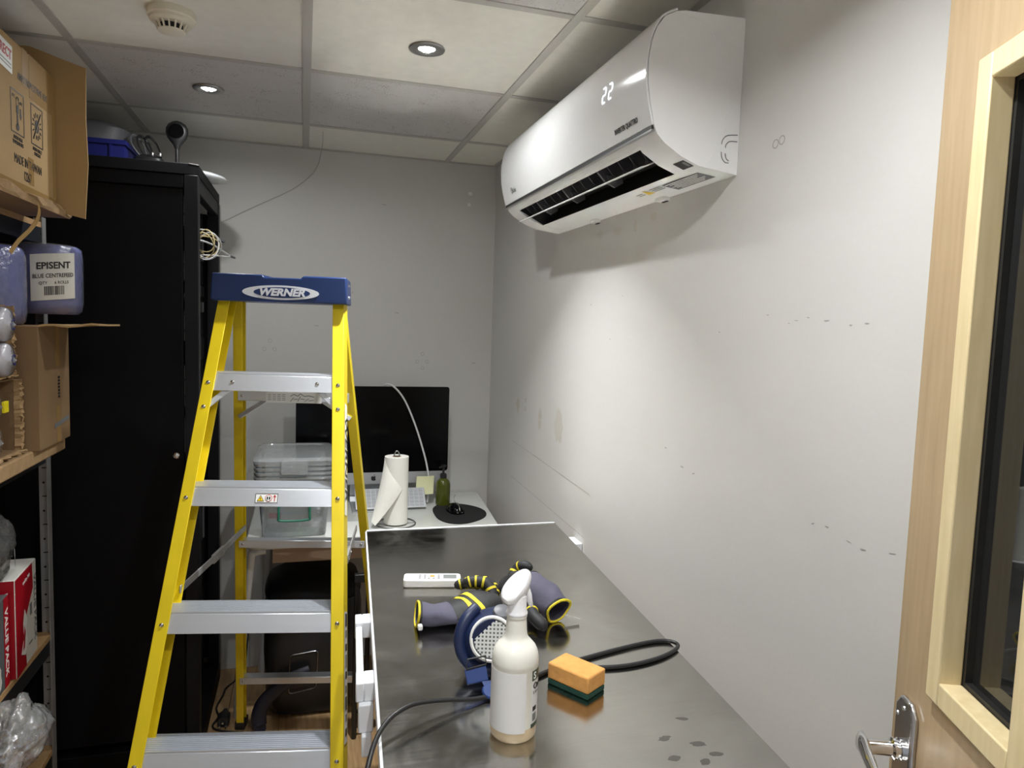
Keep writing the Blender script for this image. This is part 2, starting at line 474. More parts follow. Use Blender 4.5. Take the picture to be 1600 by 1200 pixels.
for y in GY:
    if y < YF: continue
    for i in range(len(xs)-1):
        q = MB(); q.box(xs[i]+0.012, xs[i+1]-0.012, y-0.012, y+0.012, CE+0.0005, CE+0.0028)
        q.build('cross_tee', 'grid_metal', ceiling)
for (x0, x1, y0, y1) in ((XL, XW, YW-0.02, YW), (XW-0.02, XW, YF, YW-0.02), (XL, XL+0.02, YF, YW-0.02)):
    q = MB(); q.box(x0, x1, y0, y1, CE-0.0005, CE+0.0025); q.build('wall_angle', 'grid_metal', ceiling)

# marks on the walls
def wall_m(axis, a, z):   # matrix on right wall (axis 'r': a = Y) or back wall ('b': a = X)
    if axis == 'r': return place((XW-0.0001, a, z), (0,-1,0), (0,0,1))
    return place((a, YW-0.0001, z), (1,0,0), (0,0,1))
def ring_mark(axis, a, z, r, parent):
    b = MB(); m = wall_m(axis, a, z); n = 14
    for k in range(n):
        t0, t1 = 2*PI*k/n, 2*PI*(k+0.8)/n
        q = [(r*math.cos(t0), r*math.sin(t0)), (r*math.cos(t1), r*math.sin(t1)), (r*.8*math.cos(t1), r*.8*math.sin(t1)), (r*.8*math.cos(t0), r*.8*math.sin(t0))]
        b.prism(q, 0, 0.0004, lambda p, z_: m @ Vector((p[0], p[1], z_)))
    b.build('plug_hole_ring', 'wall_scuff', parent)
mat('wall_filler', srgb(196, 192, 184), rough=0.8)
mat('wall_scuff', srgb(158, 154, 148), rough=0.8)
mat('wall_stain', srgb(204, 201, 194), rough=0.8)
for a, z in ((0.513,1.388),(0.49,1.352),(0.534,1.353),(0.514,1.324),(-0.139,1.431),(-0.162,1.395),(-0.12,1.395)): ring_mark('b', a, z, 0.008, wall_back)
for a, z in ((1.151,1.88),(1.133,1.883)): ring_mark('r', a, z, 0.0085, wall_right)
for a, z in ((2.62,1.24),(2.62,1.205),(2.44,1.20),(2.44,1.165)): ring_mark('r', a, z, 0.008, wall_right)
for a, z, w, h in ((0.713,2.114,0.02,0.018),(0.709,2.065,0.016,0.016)):
    decal(ell(w/2, h/2, 12), wall_m('b', a, z), 'white_print', 'filler_spot', wall_back)
for (a0, z0, a1, z1_) in ((2.788,1.053,1.95,1.027),(2.50,1.046,1.94,1.023),(2.78,0.904,1.98,0.884)):
    m = wall_m('r', a0, z0); L = a0-a1
    decal([(0,0),(L,z1_-z0),(L,z1_-z0+0.0009),(0,0.0009)], m, 'wall_scuff', 'pencil_line', wall_right)
rs = random.Random(3)
spots = [(1.142,1.565),(1.06,1.555),(1.08,1.55),(1.03,1.56),(0.985,1.555),(0.93,1.548),(0.896,1.551),(1.30,1.53),(0.984,1.211),(0.95,1.215),(0.90,1.205),(0.87,1.202),(0.814,1.214),(1.78,1.62),(2.0,1.60),(1.85,1.50),(1.5,1.25),(1.42,1.22),(1.37,1.215)]
for a, z in spots:
    L = rs.uniform(0.004, 0.013); t = rs.uniform(-0.4, 0.4); h = rs.uniform(0.0005, 0.0013)
    decal([(-L/2,-h+t*L*.3),(0,-h*1.2),(L/2,h*.2-t*L*.3),(L/2,h-t*L*.3),(0,h),(-L/2,h*.5+t*L*.3)], wall_m('r', a, z), 'wall_scuff', 'scuff', wall_right)
for a, z in ((0.329,2.035),(0.394,1.567),(0.05,1.5),(0.75,1.35)):
    decal([(-0.009,0),(0.009,-0.0016),(0.009,0.001),(-0.009,0.002)], wall_m('b', a, z), 'wall_scuff', 'scuff', wall_back)
def blob(a, b_, n, s):
    r_ = random.Random(s); return [(a*(0.75+.5*r_.random())*math.cos(2*PI*i/n), b_*(0.75+.5*r_.random())*math.sin(2*PI*i/n)) for i in range(n)]
for k, (a, z, w, h) in enumerate(((2.24,1.195,0.035,0.06),(2.44,1.19,0.02,0.045),(2.72,1.21,0.02,0.03))):
    decal(blob(w, h, 16, k), wall_m('r', a, z), 'wall_filler', 'filler_patch', wall_right, th=0.0003)
for k, (a, z, w, h) in enumerate(((1.95,1.805,0.022,0.012),(1.83,1.80,0.030,0.010),(1.62,1.812,0.018,0.012),(1.72,1.80,0.012,0.016))):
    decal(blob(w, h, 18, 40+k), wall_m('r', a, z), 'wall_stain', 'damp_stain', wall_right, th=0.0003)
# thin wire from the ceiling along the back wall
wire = MB()
wire.tube(smooth_path([(0.062,2.861,2.246),(0.064,2.95,2.232),(0.063,3.10,2.226),(0.06,3.168,2.22),(0.05,3.170,2.178),(0.019,3.170,2.13),(-0.058,3.170,2.065),(-0.197,3.170,1.988),(-0.333,3.170,1.91)], 5), 0.0008, 6)
tag(wire.build('ceiling_wire', 'wall_scuff', smooth=60), 'thin grey wire drooping from the ceiling down the back wall', 'wire')

# ------------------------------------------------------------------ downlights and detector
def downlight(x, y, label, power=1.0, beam=2.45, spill=0.0):
    t = thing('downlight', label, 'ceiling light', (x, y, CE), 0, 'recessed ceiling downlights')
    MB().lathe([(0.030,0.004),(0.0455,0.0035),(0.0475,0.0),(0.046,-0.003),(0.038,-0.0055),(0.030,-0.0045),(0.0225,0.000),(0.0215,0.0035)], n=36, cap=False).build('bezel', 'bezel_nickel', t, smooth=40)
    MB().lathe([(0.0005,-0.0018),(0.013,-0.0018),(0.0212,0.0008),(0.0212,0.0030)], n=30).build('lens', 'lamp_glow', t, smooth=50)
    r = MB()
    for k in range(7):
        a = k*2*PI/6; rr = 0 if k == 6 else 0.012
        r.lathe([(0.0055,0),(0.0035,-0.002),(0.0005,-0.0028)], (rr*math.cos(a), rr*math.sin(a), -0.0018), n=10)
    r.build('led_cluster', 'lamp_glow', t, smooth=50)
    # the LED optic gives a tight beam plus a wide spill
    for k, (pw_, bm_) in enumerate(((power, beam), (spill, 2.95))):
        if pw_ <= 0: continue
        L = bpy.data.lights.new('downlight_lamp', 'AREA'); L.shape = 'DISK'; L.size = 0.05; L.energy = LAMP_W*pw_; L.spread = bm_
        L.color = (0.98, 1.0, 1.0)
        lo = bpy.data.objects.new('downlight_lamp', L); col.objects.link(lo); lo.parent = t; lo.location = (0, 0, -0.012-0.0005*k)
    return t
downlight(-0.296, 2.483, 'small recessed downlight above the black cabinet, in the speckled tile', 0.26, 3.0)
downlight(0.301, 1.905, 'bright recessed downlight in the plain tile above the steel worktop', 0.66, 1.62, 0.36)
downlight(0.301, 0.693, 'recessed downlight in the ceiling near the door', 0.80, 2.6)
downlight(-0.296, 0.093, 'added unseen downlight in the ceiling on the shelving side by the doorway', 0.45, 2.8)  # assumed lamp out of view, added to light the treads and left boxes

t = thing('smoke_detector', 'round cream smoke detector with slotted cage on the ceiling', 'smoke detector', (-0.308, 1.906, CE))
MB().lathe([(0.001,0.003),(0.052,0.003),(0.054,-0.001),(0.054,-0.013),(0.051,-0.016),(0.001,-0.016)], n=40).build('base', 'detector_cream', t, smooth=30)
MB().lathe([(0.050,-0.016),(0.049,-0.022),(0.043,-0.027),(0.036,-0.028),(0.001,-0.028)], n=40).build('head', 'detector_cream', t, smooth=30)
MB().lathe([(0.025,-0.028),(0.024,-0.040),(0.001,-0.040)], n=24).build('inner_chamber', 'ac_dark', t, smooth=30)
for k in range(16):
    a = 2*PI*k/16; q = MB()
    q.bar((0.0365*math.cos(a), 0.0365*math.sin(a), -0.027), (0.029*math.cos(a), 0.029*math.sin(a), -0.0435), 0.0032, 0.004, (math.cos(a), math.sin(a), 0))
    q.build('cage_slat', 'detector_cream', t)
MB().lathe([(0.0305,-0.0415),(0.030,-0.044),(0.023,-0.046),(0.001,-0.046)], n=32).build('cap', 'detector_cream', t, smooth=30)

# ------------------------------------------------------------------ door (opened against the right wall)
hx, hy = -0.375, -0.927
door = thing('door_1', 'pale oak veneer door with a narrow glazed panel and chrome lever', 'door', (0.76, 0.7207, 0), math.atan2(hy, hx))
door['kind'] = 'structure'
VX0, VX1, VZ0, VZ1 = 0.118, 0.262, 1.130, 1.818     # glazed opening
DW, DT = 0.84, 0.044
b = MB(); b.box(0, VX0, 0, DT, 0.008, 2.03); b.box(VX1, DW, 0, DT, 0.008, 2.03)
b.box(VX0, VX1, 0, DT, 0.008, VZ0); b.box(VX0, VX1, 0, DT, VZ1, 2.03)
b.build('door_leaf', 'door_veneer', door)
bw = 0.022
def bead(name, x0, x1, z0, z1, horizontal):
    q = MB()
    q.box(x0, x1, -0.010, 0.016, z0, z1); q.build(name, 'door_bead', door, bevel=0.002)
bead('glazing_bead', VX0-bw, VX0+0.006, VZ0-bw, VZ1+bw, 0); bead('glazing_bead', VX1-0.006, VX1+bw, VZ0-bw, VZ1+bw, 0)
bead('glazing_bead', VX0+0.006, VX1-0.006, VZ0-bw, VZ0+0.006, 1); bead('glazing_bead', VX0+0.006, VX1-0.006, VZ1-0.006, VZ1+bw, 1)
b = MB(); g = 0.005
b.box(VX0, VX0+0.006+g, 0.0161, 0.024, VZ0, VZ1); b.box(VX1-0.006-g, VX1, 0.0161, 0.024, VZ0, VZ1)
b.box(VX0+0.006+g, VX1-0.006-g, 0.0161, 0.024, VZ0, VZ0+0.006+g); b.box(VX0+0.006+g, VX1-0.006-g, 0.0161, 0.024, VZ1-0.006-g, VZ1)
b.build('gasket', 'gasket', door)
MB().box(VX0+0.001, VX1-0.001, 0.0242, 0.030, VZ0+0.001, VZ1-0.001).build('glass_pane', 'door_glass', door)
h = MB(); c = 0.012
pl_ = [(0.022,0.925),(0.034,0.912),(0.058,0.912),(0.070,0.925),(0.070,1.060),(0.058,1.075),(0.034,1.075),(0.022,1.060)]
h.prism(pl_, -0.0085, 0, lambda p, t_: (p[0], t_, p[1]))
hp = h.build('handle_plate', 'satin_chrome', door, bevel=0.0035, label='chrome handle plate with clipped corners')
for (x, z) in ((0.030,1.048),(0.046,1.062),(0.046,0.925)):
    MB().lathe([(0.0001,0.0018),(0.003,0.0012),(0.0035,0)], (x,-0.0085,z), 12, Matrix.Rotation(PI/2, 3, 'X')).build('screw', 'chrome', hp, smooth=40)
RX = Matrix.Rotation(PI/2, 3, 'X')
MB().lathe([(0.0135,0),(0.0135,0.003),(0.0115,0.004),(0.0115,0.007),(0.0135,0.008),(0.0135,0.011),(0.0095,0.013),(0.0095,0.045),(0.0001,0.046)], (0.046,-0.0085,1.008), 24, RX).build('handle_neck', 'chrome', hp, smooth=35)
lv = MB(); rings = []
for x, y, z, a, c2 in ((0.034,-0.054,1.010,0.003,0.012),(0.038,-0.055,1.010,0.0065,0.014),(0.052,-0.055,1.009,0.0075,0.013),(0.075,-0.058,1.006,0.0065,0.011),(0.105,-0.060,1.002,0.0055,0.0095),(0.135,-0.058,0.999,0.005,0.009),(0.150,-0.055,0.998,0.003,0.006)):
    rings.append([Vector((x, y+a*math.cos(2*PI*k/14), z+c2*math.sin(2*PI*k/14))) for k in range(14)])
lv.loft(rings).build('lever', 'chrome', hp, smooth=50)

# ------------------------------------------------------------------ air conditioner
AC0, AC1 = 1.270, 2.310
ac = thing('air_conditioner', 'white wall mounted split air conditioner with digital display', 'air conditioner', (XW, 1.79, 1.846))
def A(x, y, z): return Vector((x-XW, y-1.79, z-1.846))
prof = [(0.8325,2.150),(0.70,2.145),(0.680,2.141),(0.657,2.129),(0.641,2.108),(0.631,2.080),(0.626,2.045),(0.627,2.005),(0.634,1.965),(0.645,1.922),(0.652,1.908),(0.668,1.893),(0.705,1.871),(0.747,1.856),(0.8325,1.846)]
pn = len(prof)
VY0, VY1 = 1.362, 2.222
b = MB(); ex = lambda p, y: A(p[0], y, p[1])
b.prism(prof, AC0, VY0, ex); b.prism(prof, VY1, AC1, ex)
mid = prof[:11]+[(0.661,1.8995),(0.668,1.907),(0.690,1.955),(0.770,1.965),(0.795,1.92),(0.780,1.872),(0.744,1.8575)]+prof[14:]
b.prism(mid, VY0, VY1, ex, caps=False)
b.build('body', 'ac_white', ac, smooth=30)
# dark lining of the outlet
lin = [(0.662,1.9000),(0.669,1.9075),(0.691,1.954),(0.769,1.964),(0.794,1.92),(0.779,1.873),(0.745,1.8585)]
b = MB(); b.add([A(p[0]+0.0008, VY0+0.0005, p[1]+0.0003) for p in lin]+[A(p[0]+0.0008, VY1-0.0005, p[1]+0.0003) for p in lin],
      [(i, i+1, 8+i-0, 7+i) for i in range(6)]+[tuple(range(7)), tuple(range(13, 6, -1))])
b.build('outlet_lining', 'ac_dark', ac)
# front panel shell
fp = [(0.684,2.1435)]+prof[3:9]+[(0.6445,1.9255)]
o_ = []
for i, (x, z) in enumerate(fp):
    x0, z0 = fp[max(i-1,0)]; x1, z1_ = fp[min(i+1,len(fp)-1)]
    d = Vector((x1-x0, z1_-z0)).normalized(); n_ = Vector((d.y, -d.x))
    if n_.x > 0: n_ = -n_
    o_.append((x+n_.x*0.005, z+n_.y*0.005))
def dense(pts):
    P = smooth_path([(x, 0, z) for x, z in pts], 4); return [(p.x, p.z) for p in P]
outer = dense(o_); inner = dense(fp)
panel_poly = outer + [(x-0.0005, z) for x, z in inner[::-1]]
panel = MB().prism(panel_poly, AC0+0.0, AC1-0.0, ex).build('front_panel', 'ac_panel', ac, smooth=25, bevel=0.0012, seg=2)
MB().box(-0.1925, -0.187, AC0-1.79+0.004, AC1-1.79-0.004, 0.0715, 0.0785).build('trim_gap', 'ac_shadow_gap', ac)
MB().box(-0.1935, -0.186, AC0-1.79+0.002, AC1-1.79-0.002, 0.0675, 0.0708).build('trim_strip', 'satin_chrome', ac)
MB().prism([(0.6535,1.9095),(0.656,1.9035),(0.6615,1.8985),(0.6635,1.9012)], VY0-0.01, VY1+0.01, ex).build('outlet_lip', 'ac_white', ac)
# fan, guide fins, louver
MB().lathe([(0.026,0),(0.026,VY1-VY0-0.004)], (0.755-XW, VY0+0.002-1.79, 1.925-1.846), 20, Matrix.Rotation(-PI/2, 3, 'X')).build('fan_roller', 'ac_dark', ac, smooth=30)
fin_mesh = None
nf = 15
for k in range(nf):
    y = VY0+0.035+k*(VY1-VY0-0.06)/(nf-1)
    if fin_mesh is None:
        q = MB(); fpn = [(0.672,1.903),(0.676,1.918),(0.692,1.938),(0.715,1.940),(0.728,1.925),(0.726,1.898),(0.712,1.885),(0.690,1.890)]
        q.prism(fpn, -0.0012, 0.0012, lambda p, t_: Vector((p[0]-XW+ (0), t_+ (p[0]-0.70)*0.55, p[1]-1.846)))
        fo = q.build('guide_fin', 'ac_fin', ac, bevel=0.0006, seg=1); fin_mesh = fo
    else:
        fo = fin_mesh.copy(); col.objects.link(fo); fo.parent = ac
    fo.location = (0, y-1.79, 0)
for y in (1.60, 1.84, 2.06):
    q = MB(); q.prism([(0.668,1.900),(0.690,1.940),(0.720,1.935),(0.735,1.880),(0.715,1.868),(0.690,1.878)], y-0.004, y+0.004, ex).build('louver_bracket', 'ac_fin', ac)
    q = MB(); q.prism([(0.690,1.894),(0.706,1.896),(0.716,1.880),(0.700,1.872)], y-0.0075, y-0.0042, ex).build('louver_pivot', 'grey_plastic', ac, bevel=0.001)
lvp = []
for k in range(9):
    t_ = k/8; x = 0.668+0.040*t_; z = 1.8650+0.0185*t_-0.002*math.sin(PI*t_)
    lvp.append((x, z))
MB().prism(lvp+[(x, z+0.0022) for x, z in lvp[::-1]], VY0+0.004, VY1+0.02, ex).build('louver', 'ac_white', ac, smooth=30)
# lettering and display
def panel_m(y, z, out=0.0008):
    for i in range(len(outer)-1):
        (x0, z0), (x1, z1_) = outer[i], outer[i+1]
        if z1_ <= z <= z0:
            k = (z-z0)/(z1_-z0); x = x0+(x1-x0)*k; vv = Vector((x0-x1, 0, z0-z1_)).normalized()
            nn = Vector((0,-1,0)).cross(vv)
            return place(A(x, y, z)+nn*out, (0,-1,0), vv)
text('INVERTER QUATTRO', 0.0145, panel_m(1.375, 1.946), 'black_print', 'lettering', panel, off=0.01, sx=0.78)
text('Midea', 0.020, panel_m(2.185, 1.955), 'grey_print', 'brand_lettering', panel, sx=0.9)
MB().tube([panel_m(2.205+0.0, 1.957) @ Vector((0.009*math.cos(a), 0.009*math.sin(a), 0.0003)) for a in [PI*0.35+PI*1.5*k/12 for k in range(13)]], 0.0007, 6).build('brand_arc', 'grey_print', panel)
def seg7(ch, cx, m, H=0.030, w=0.0165, t_=0.0026):
    on = {'2': 'abged'}[ch]; S = {'a': (0,H/2,1),'g': (0,0,1),'d': (0,-H/2,1),'b': (w/2,H/4,0),'c': (w/2,-H/4,0),'e': (-w/2,-H/4,0),'f': (-w/2,H/4,0)}
    q = MB()
    for s_ in on:
        x, y, hz = S[s_]; L = (w if hz else H/2)-0.002
        poly = [(-L/2,0),(-L/2+t_/2,t_/2),(L/2-t_/2,t_/2),(L/2,0),(L/2-t_/2,-t_/2),(-L/2+t_/2,-t_/2)]
        if not hz: poly = [(-py, px) for px, py in poly]
        poly = [(px+x+cx+(py+y)*0.14, py+y) for px, py in poly]
        q.prism(poly, 0, 0.0004, lambda p, zz: m @ Vector((p[0], p[1], zz)))
    q.build('display_digit', 'display_glow', panel, label='glowing white digit 2')
md = panel_m(1.449, 2.033)
seg7('2', -0.0165, md); seg7('2', 0.0165, md)
# stickers on the underside
def under_m(y, x=0.79, z=None):
    z = 1.856-(x-0.747)*0.117 if x > 0.747 else 1.871-(x-0.705)*0.357
    v = Vector((0.0855, 0, -0.010)).normalized() if x > 0.747 else Vector((0.042, 0, -0.015)).normalized()
    nn = Vector((0,-1,0)).cross(-v)
    return place(A(x, y, z)+nn*0.0006, (0,-1,0), -v)
m = under_m(1.385, 0.788); decal(rect(0.150, 0.042), m, 'grey_plastic', 'rating_label', ac)
for k in range(6): decal(rect(0.135-0.02*(k%3), 0.0018, -0.002, 0.016-k*0.0062), Matrix.Translation((0,0,0)) @ m @ Matrix.Translation((0,0,0.0004)), 'white_print', 'label_line', ac)
m = under_m(1.30, 0.728); decal(rect(0.040, 0.026), m, 'black_print', 'small_sticker', ac)
for k in range(3): decal(rect(0.010, 0.016, 0.012, 0), m @ Matrix.Translation((0,0,0.0004)), 'grey_print', 'sticker_block', ac) if k == 0 else None
m = under_m(1.545, 0.775); decal([(-0.016,-0.012),(0.016,-0.012),(0,0.015)], m, 'yellow_print', 'warning_triangle', ac)
for k in range(3): decal(rect(0.05, 0.0022, 0.050, 0.008-0.007*k), m, 'grey_print', 'warning_line', ac)
for k in range(2): decal(rect(0.03, 0.0022, -0.036, 0.003-0.008*k), m, 'grey_print', 'warning_line', ac)
for y in (1.56, 1.97):
    MB().box(-0.020, 0.0, y-1.79-0.018, y-1.79+0.018, -0.007, 0.001).build('release_clip', 'ac_white', ac, bevel=0.001)
    MB().box(-0.006, -0.0005, y-1.79-0.012, y-1.79+0.012, -0.009, -0.0068).build('clip_slot', 'ac_dark', ac)
# seam and pipe knock-outs on the near end
seam = [(0.690,2.139),(0.745,2.125),(0.785,2.075),(0.803,2.010),(0.800,1.945),(0.783,1.895),(0.760,1.862)]
MB().tube(smooth_path([A(x, AC0-0.0001, z) for x, z in seam], 5), 0.0006, 5).build('end_seam', 'ac_white', ac)
for pts in ([(0.829,1.924),(0.806,1.921),(0.796,1.912),(0.794,1.903)],[(0.794,1.888),(0.796,1.877),(0.803,1.869),(0.812,1.868)],[(0.829,1.911),(0.812,1.910),(0.804,1.903),(0.803,1.897)],[(0.803,1.886),(0.806,1.876),(0.812,1.872)]):
    MB().tube(smooth_path([A(x, AC0-0.0002, z) for x, z in pts], 4), 0.0009, 5).build('knockout_groove', 'ac_fin', ac)

# ------------------------------------------------------------------ steel worktop
zt = 0.884
FL, FR = Vector((0.190,2.163)), Vector((0.800,2.152))
NLp, NRp = Vector((0.116,0.982)), Vector((0.703,0.842))
Y0 = 0.42
def ext(a, b_, y): k = (y-a.y)/(b_.y-a.y); return a+(b_-a)*k
NL = ext(FL, NLp, Y0); NR = ext(FR, NRp, Y0)
wt = thing('steel_worktop', 'brushed stainless steel worktop table along the right wall', 'table', (0.45, 1.3, 0))
O = Vector((0.45, 1.3, 0))
def quadbox(q, c4, z0, z1): return q.hexa([Vector((p.x, p.y, z0))-O for p in c4]+[Vector((p.x, p.y, z1))-O for p in c4])
quadbox(MB(), [NL, NR, FR, FL], zt-0.003, zt).build('top_sheet', 'worktop_steel', wt)
def inset(a, d): return Vector((a.x+d[0], a.y+d[1]))
core = [inset(NL,(0.004,0.004)), inset(NR,(-0.004,0.004)), inset(FR,(-0.004,-0.004)), inset(FL,(0.004,-0.004))]
quadbox(MB(), core, zt-0.028, zt-0.003).build('core_board', 'chipboard', wt)
def edge(a, b_, name, mt, w, z0, z1):
    q = MB(); q.bar((a.x-O.x, a.y-O.y, (z0+z1)/2), (b_.x-O.x, b_.y-O.y, (z0+z1)/2), w, z1-z0); return q.build(name, mt, wt, bevel=0.0012)
e1 = inset(FL,(-0.0015,0.004)); e2 = inset(FR,(0.0,0.004))
edge(e1, e2, 'edge_strip', 'white_plastic', 0.007, zt-0.030, zt+0.002)
edge(inset(NL,(-0.0025,0)), inset(FL,(-0.0025,0)), 'edge_strip', 'white_plastic', 0.005, zt-0.030, zt-0.0005)
for x, y in ((0.33,2.04),(0.70,2.04),(0.25,0.56),(0.60,0.56)):
    q = MB(); q.box(x-0.018-O.x, x+0.018-O.x, y-0.018-O.y, y+0.018-O.y, 0.012, zt-0.028); lg = q.build('leg', 'rack_edge', wt)
    MB().lathe([(0.022,0),(0.022,0.006),(0.012,0.013)], (x-O.x, y-O.y, 0), 14).build('foot', 'black_plastic', lg)
for x0_, x1_, y_ in ((0.33, 0.70, 2.04), (0.25, 0.60, 0.56)):
    MB().box(x0_-O.x, x1_-O.x, y_-0.01-O.y, y_+0.01-O.y, 0.76, 0.80).build('rail', 'rack_edge', wt)
mat('steel_smudge', (0.20, 0.19, 0.175), rough=0.42, metal=1)
for k, (x, y, a, b_, rz2) in enumerate(((0.555,0.955,0.011,0.006,0.2),(0.600,0.930,0.012,0.007,-0.3),(0.613,0.900,0.010,0.006,-0.1),(0.585,0.886,0.009,0.007,0.5),(0.545,0.905,0.010,0.006,0.1),(0.612,1.000,0.010,0.0045,-0.4))):
    decal(blob(a, b_, 14, 20+k), place((x-O.x, y-O.y, zt), (math.cos(rz2), math.sin(rz2), 0), (-math.sin(rz2), math.cos(rz2), 0)), 'steel_smudge', 'finger_mark', wt, th=0.00015)
# white pull handle on the long side
def edge_x(y): return ext(FL, NLp, y).x
q = MB()
ha, hb = 1.555, 1.265
def Hp(y, out, z): return Vector((edge_x(y)-0.005-out-O.x, y-O.y, z))
def hbx(y0, y1, o0, o1, z0, z1): return [Hp(y0,o1,z0), Hp(y0,o0,z0), Hp(y1,o0,z0), Hp(y1,o1,z0), Hp(y0,o1,z1), Hp(y0,o0,z1), Hp(y1,o0,z1), Hp(y1,o1,z1)]
q.hexa(hbx(hb, ha, 0.018, 0.032, zt-0.040, zt-0.014)); q.hexa(hbx(ha-0.048, ha, 0.0, 0.018, zt-0.042, zt-0.006)); q.hexa(hbx(hb-0.02, hb+0.028, 0.0, 0.018, zt-0.042, zt-0.006))
q.hexa(hbx(ha-0.048, ha, 0.018, 0.033, zt-0.042, zt-0.006)); q.hexa(hbx(hb-0.02, hb+0.028, 0.018, 0.033, zt-0.042, zt-0.006))
q.hexa(hbx(hb-0.03, hb+0.004, 0.001, 0.028, zt-0.095, zt-0.042)); q.hexa(hbx(hb-0.04, hb-0.012, 0.004, 0.022, zt-0.135, zt-0.095))
q.build('pull_handle', 'white_plastic', wt, bevel=0.0025, label='white plastic pull handle on the long side')

# ------------------------------------------------------------------ yellow step ladder
lx, ly, th = -0.0772, 1.9871, -0.1853
ld = thing('step_ladder', 'yellow fibreglass stepladder with aluminium treads and blue top cap', 'ladder', (lx, ly, 0), th)
z1, sl = 1.3525, 0.4007
sp = 0.305/math.sqrt(1+sl*sl)
def yf(z): return sl*(z-z1)
def wf(z): return 0.1689+0.0187*(z1-z)/sp
def channel(x_of, y_of, za, zb, fl, dp, sgn, name, mt):
    # C section: web outside, flanges pointing in
    c_ = 0.004
    poly = [(-fl/2,0),(fl/2,0),(fl/2,dp),(-fl/2,dp),(-fl/2,dp-c_),(fl/2-c_,dp-c_),(fl/2-c_,c_),(-fl/2,c_)]
    q = MB(); q.prism(poly, za, zb, lambda p, z: Vector((sgn*(x_of(z)+p[0]), y_of(z)+p[1], z)))
    return q.build(name, mt, ld, bevel=0.0012, seg=2)
rails = {}
for sgn in (-1, 1):
    rails[sgn] = channel(wf, yf, 0.03, 1.590, 0.031, 0.072, sgn, 'front_rail', 'ladder_yellow')
    q = MB(); q.box(sgn*wf(0)-0.021, sgn*wf(0)+0.021, yf(0)-0.006, yf(0)+0.088, 0.0, 0.032); q.build('rail_foot', 'black_rubber', ld, bevel=0.004)
def yr(z): return 0.250-0.30*(z-z1)
def wr(z): return 0.146+0.076*(1.56-z)
for sgn in (-1, 1):
    channel(wr, yr, 0.03, 1.585, 0.027, 0.040, sgn, 'rear_rail', 'ladder_yellow')
    q = MB(); q.box(sgn*wr(0)-0.018, sgn*wr(0)+0.018, yr(0)-0.006, yr(0)+0.050, 0.0, 0.032); q.build('rail_foot', 'black_rubber', ld, bevel=0.004)
def rivet(p, r, parent, n=(0,-1,0), mt='steel_rivet'):
    u, v = frame_from(n); m3 = Matrix((u, v, Vector(n).normalized())).transposed()
    q = MB(); q.lathe([(r,0),(r,r*0.25),(r*0.62,r*0.5),(r*0.6,r*0.3),(0.0001,r*0.55)], p, 12, m3); return q.build('rivet', mt, parent, smooth=40)
for k in range(5):
    zc = z1-sp*k; y0 = yf(zc)+0.0045; w = wf(zc)+0.010
    q = MB()
    ya, yb_ = y0-sl*0.021, y0+sl*0.0205
    q.hexa([Vector(p) for p in ((-w,ya,zc-0.021),(w,ya,zc-0.021),(w,ya+0.003,zc-0.021),(-w,ya+0.003,zc-0.021),(-w,yb_,zc+0.0205),(w,yb_,zc+0.0205),(w,yb_+0.003,zc+0.0205),(-w,yb_+0.003,zc+0.0205))])
    q.box(-w, w, yb_+0.001, y0+0.088, zc+0.0175, zc+0.0205)
    q.box(-w, w, y0+0.085, y0+0.088, zc-0.012, zc+0.0175)
    st = q.build('tread', 'ladder_alu', ld, bevel=0.0008, seg=1)
    r = MB()
    for j in range(10): r.prism([(y0+0.0110+j*0.0078, zc+0.0204), (y0+0.0150+j*0.0078, zc+0.0204), (y0+0.0142+j*0.0078, zc+0.0255), (y0+0.0118+j*0.0078, zc+0.0255)], -w, w, lambda p, t_: Vector((t_, p[0], p[1])))
    r.build('tread_ribs', 'ladder_alu', st)
    for sgn in (-1, 1): rivet((sgn*wf(zc), yf(zc), zc), 0.0055, ld)
    if k == 0:
        rivet((-0.108, y0, zc+0.002), 0.0052, st); rivet((0.113, y0, zc+0.002), 0.0052, st)
        for sgn in (-1, 1):
            zb = zc-0.062
            rivet((sgn*wf(zb), yf(zb), zb), 0.0055, ld)
            q = MB(); q.bar((sgn*0.105, y0+0.010, zc-0.006), (sgn*(wf(zb)-0.004), yf(zb)+0.012, zb), 0.014, 0.007, (0,-1,0.3)); q.build('knee_brace', 'ladder_alu', ld, bevel=0.001)
    if k == 1:
        m = place((0.009, y0-0.0006, zc-0.001), (1,0,0), (0,sl,1))
        lb = decal(rect(0.056, 0.024), m, 'white_print', 'warning_label', st)
        m2 = m @ Matrix.Translation((0,0,0.0005))
        frame_decal(0.056, 0.024, 0.0012, m2, 'black_print', 'label_border', lb)
        decal([(-0.024,-0.008),(-0.006,-0.008),(-0.015,0.008)], m2, 'black_print', 'warning_triangle', lb)
        decal([(-0.022,-0.0068),(-0.008,-0.0068),(-0.015,0.0055)], m2 @ Matrix.Translation((0,0,0.0005)), 'yellow_print', 'warning_triangle', lb)
        decal(rect(0.0015,0.006,-0.015,-0.001), m2 @ Matrix.Translation((0,0,0.001)), 'black_print', 'warning_mark', lb)
        decal(ell(0.009,0.009,24,0.005,0), m2, 'red_print', 'step_ring', lb); decal(ell(0.0075,0.0075,24,0.005,0), m2 @ Matrix.Translation((0,0,0.0005)), 'white_print', 'step_disc', lb)
        for s_ in (-1, 1): decal(ell(0.002,0.0045,10,0.005+s_*0.0028,0), m2 @ Matrix.Translation((0,0,0.001)), 'black_print', 'foot_print', lb)
        decal([(0.019,-0.008),(0.021,-0.008),(0.021,0.003),(0.024,0.003),(0.020,0.009),(0.016,0.003),(0.019,0.003)], m2, 'red_print', 'arrow', lb)
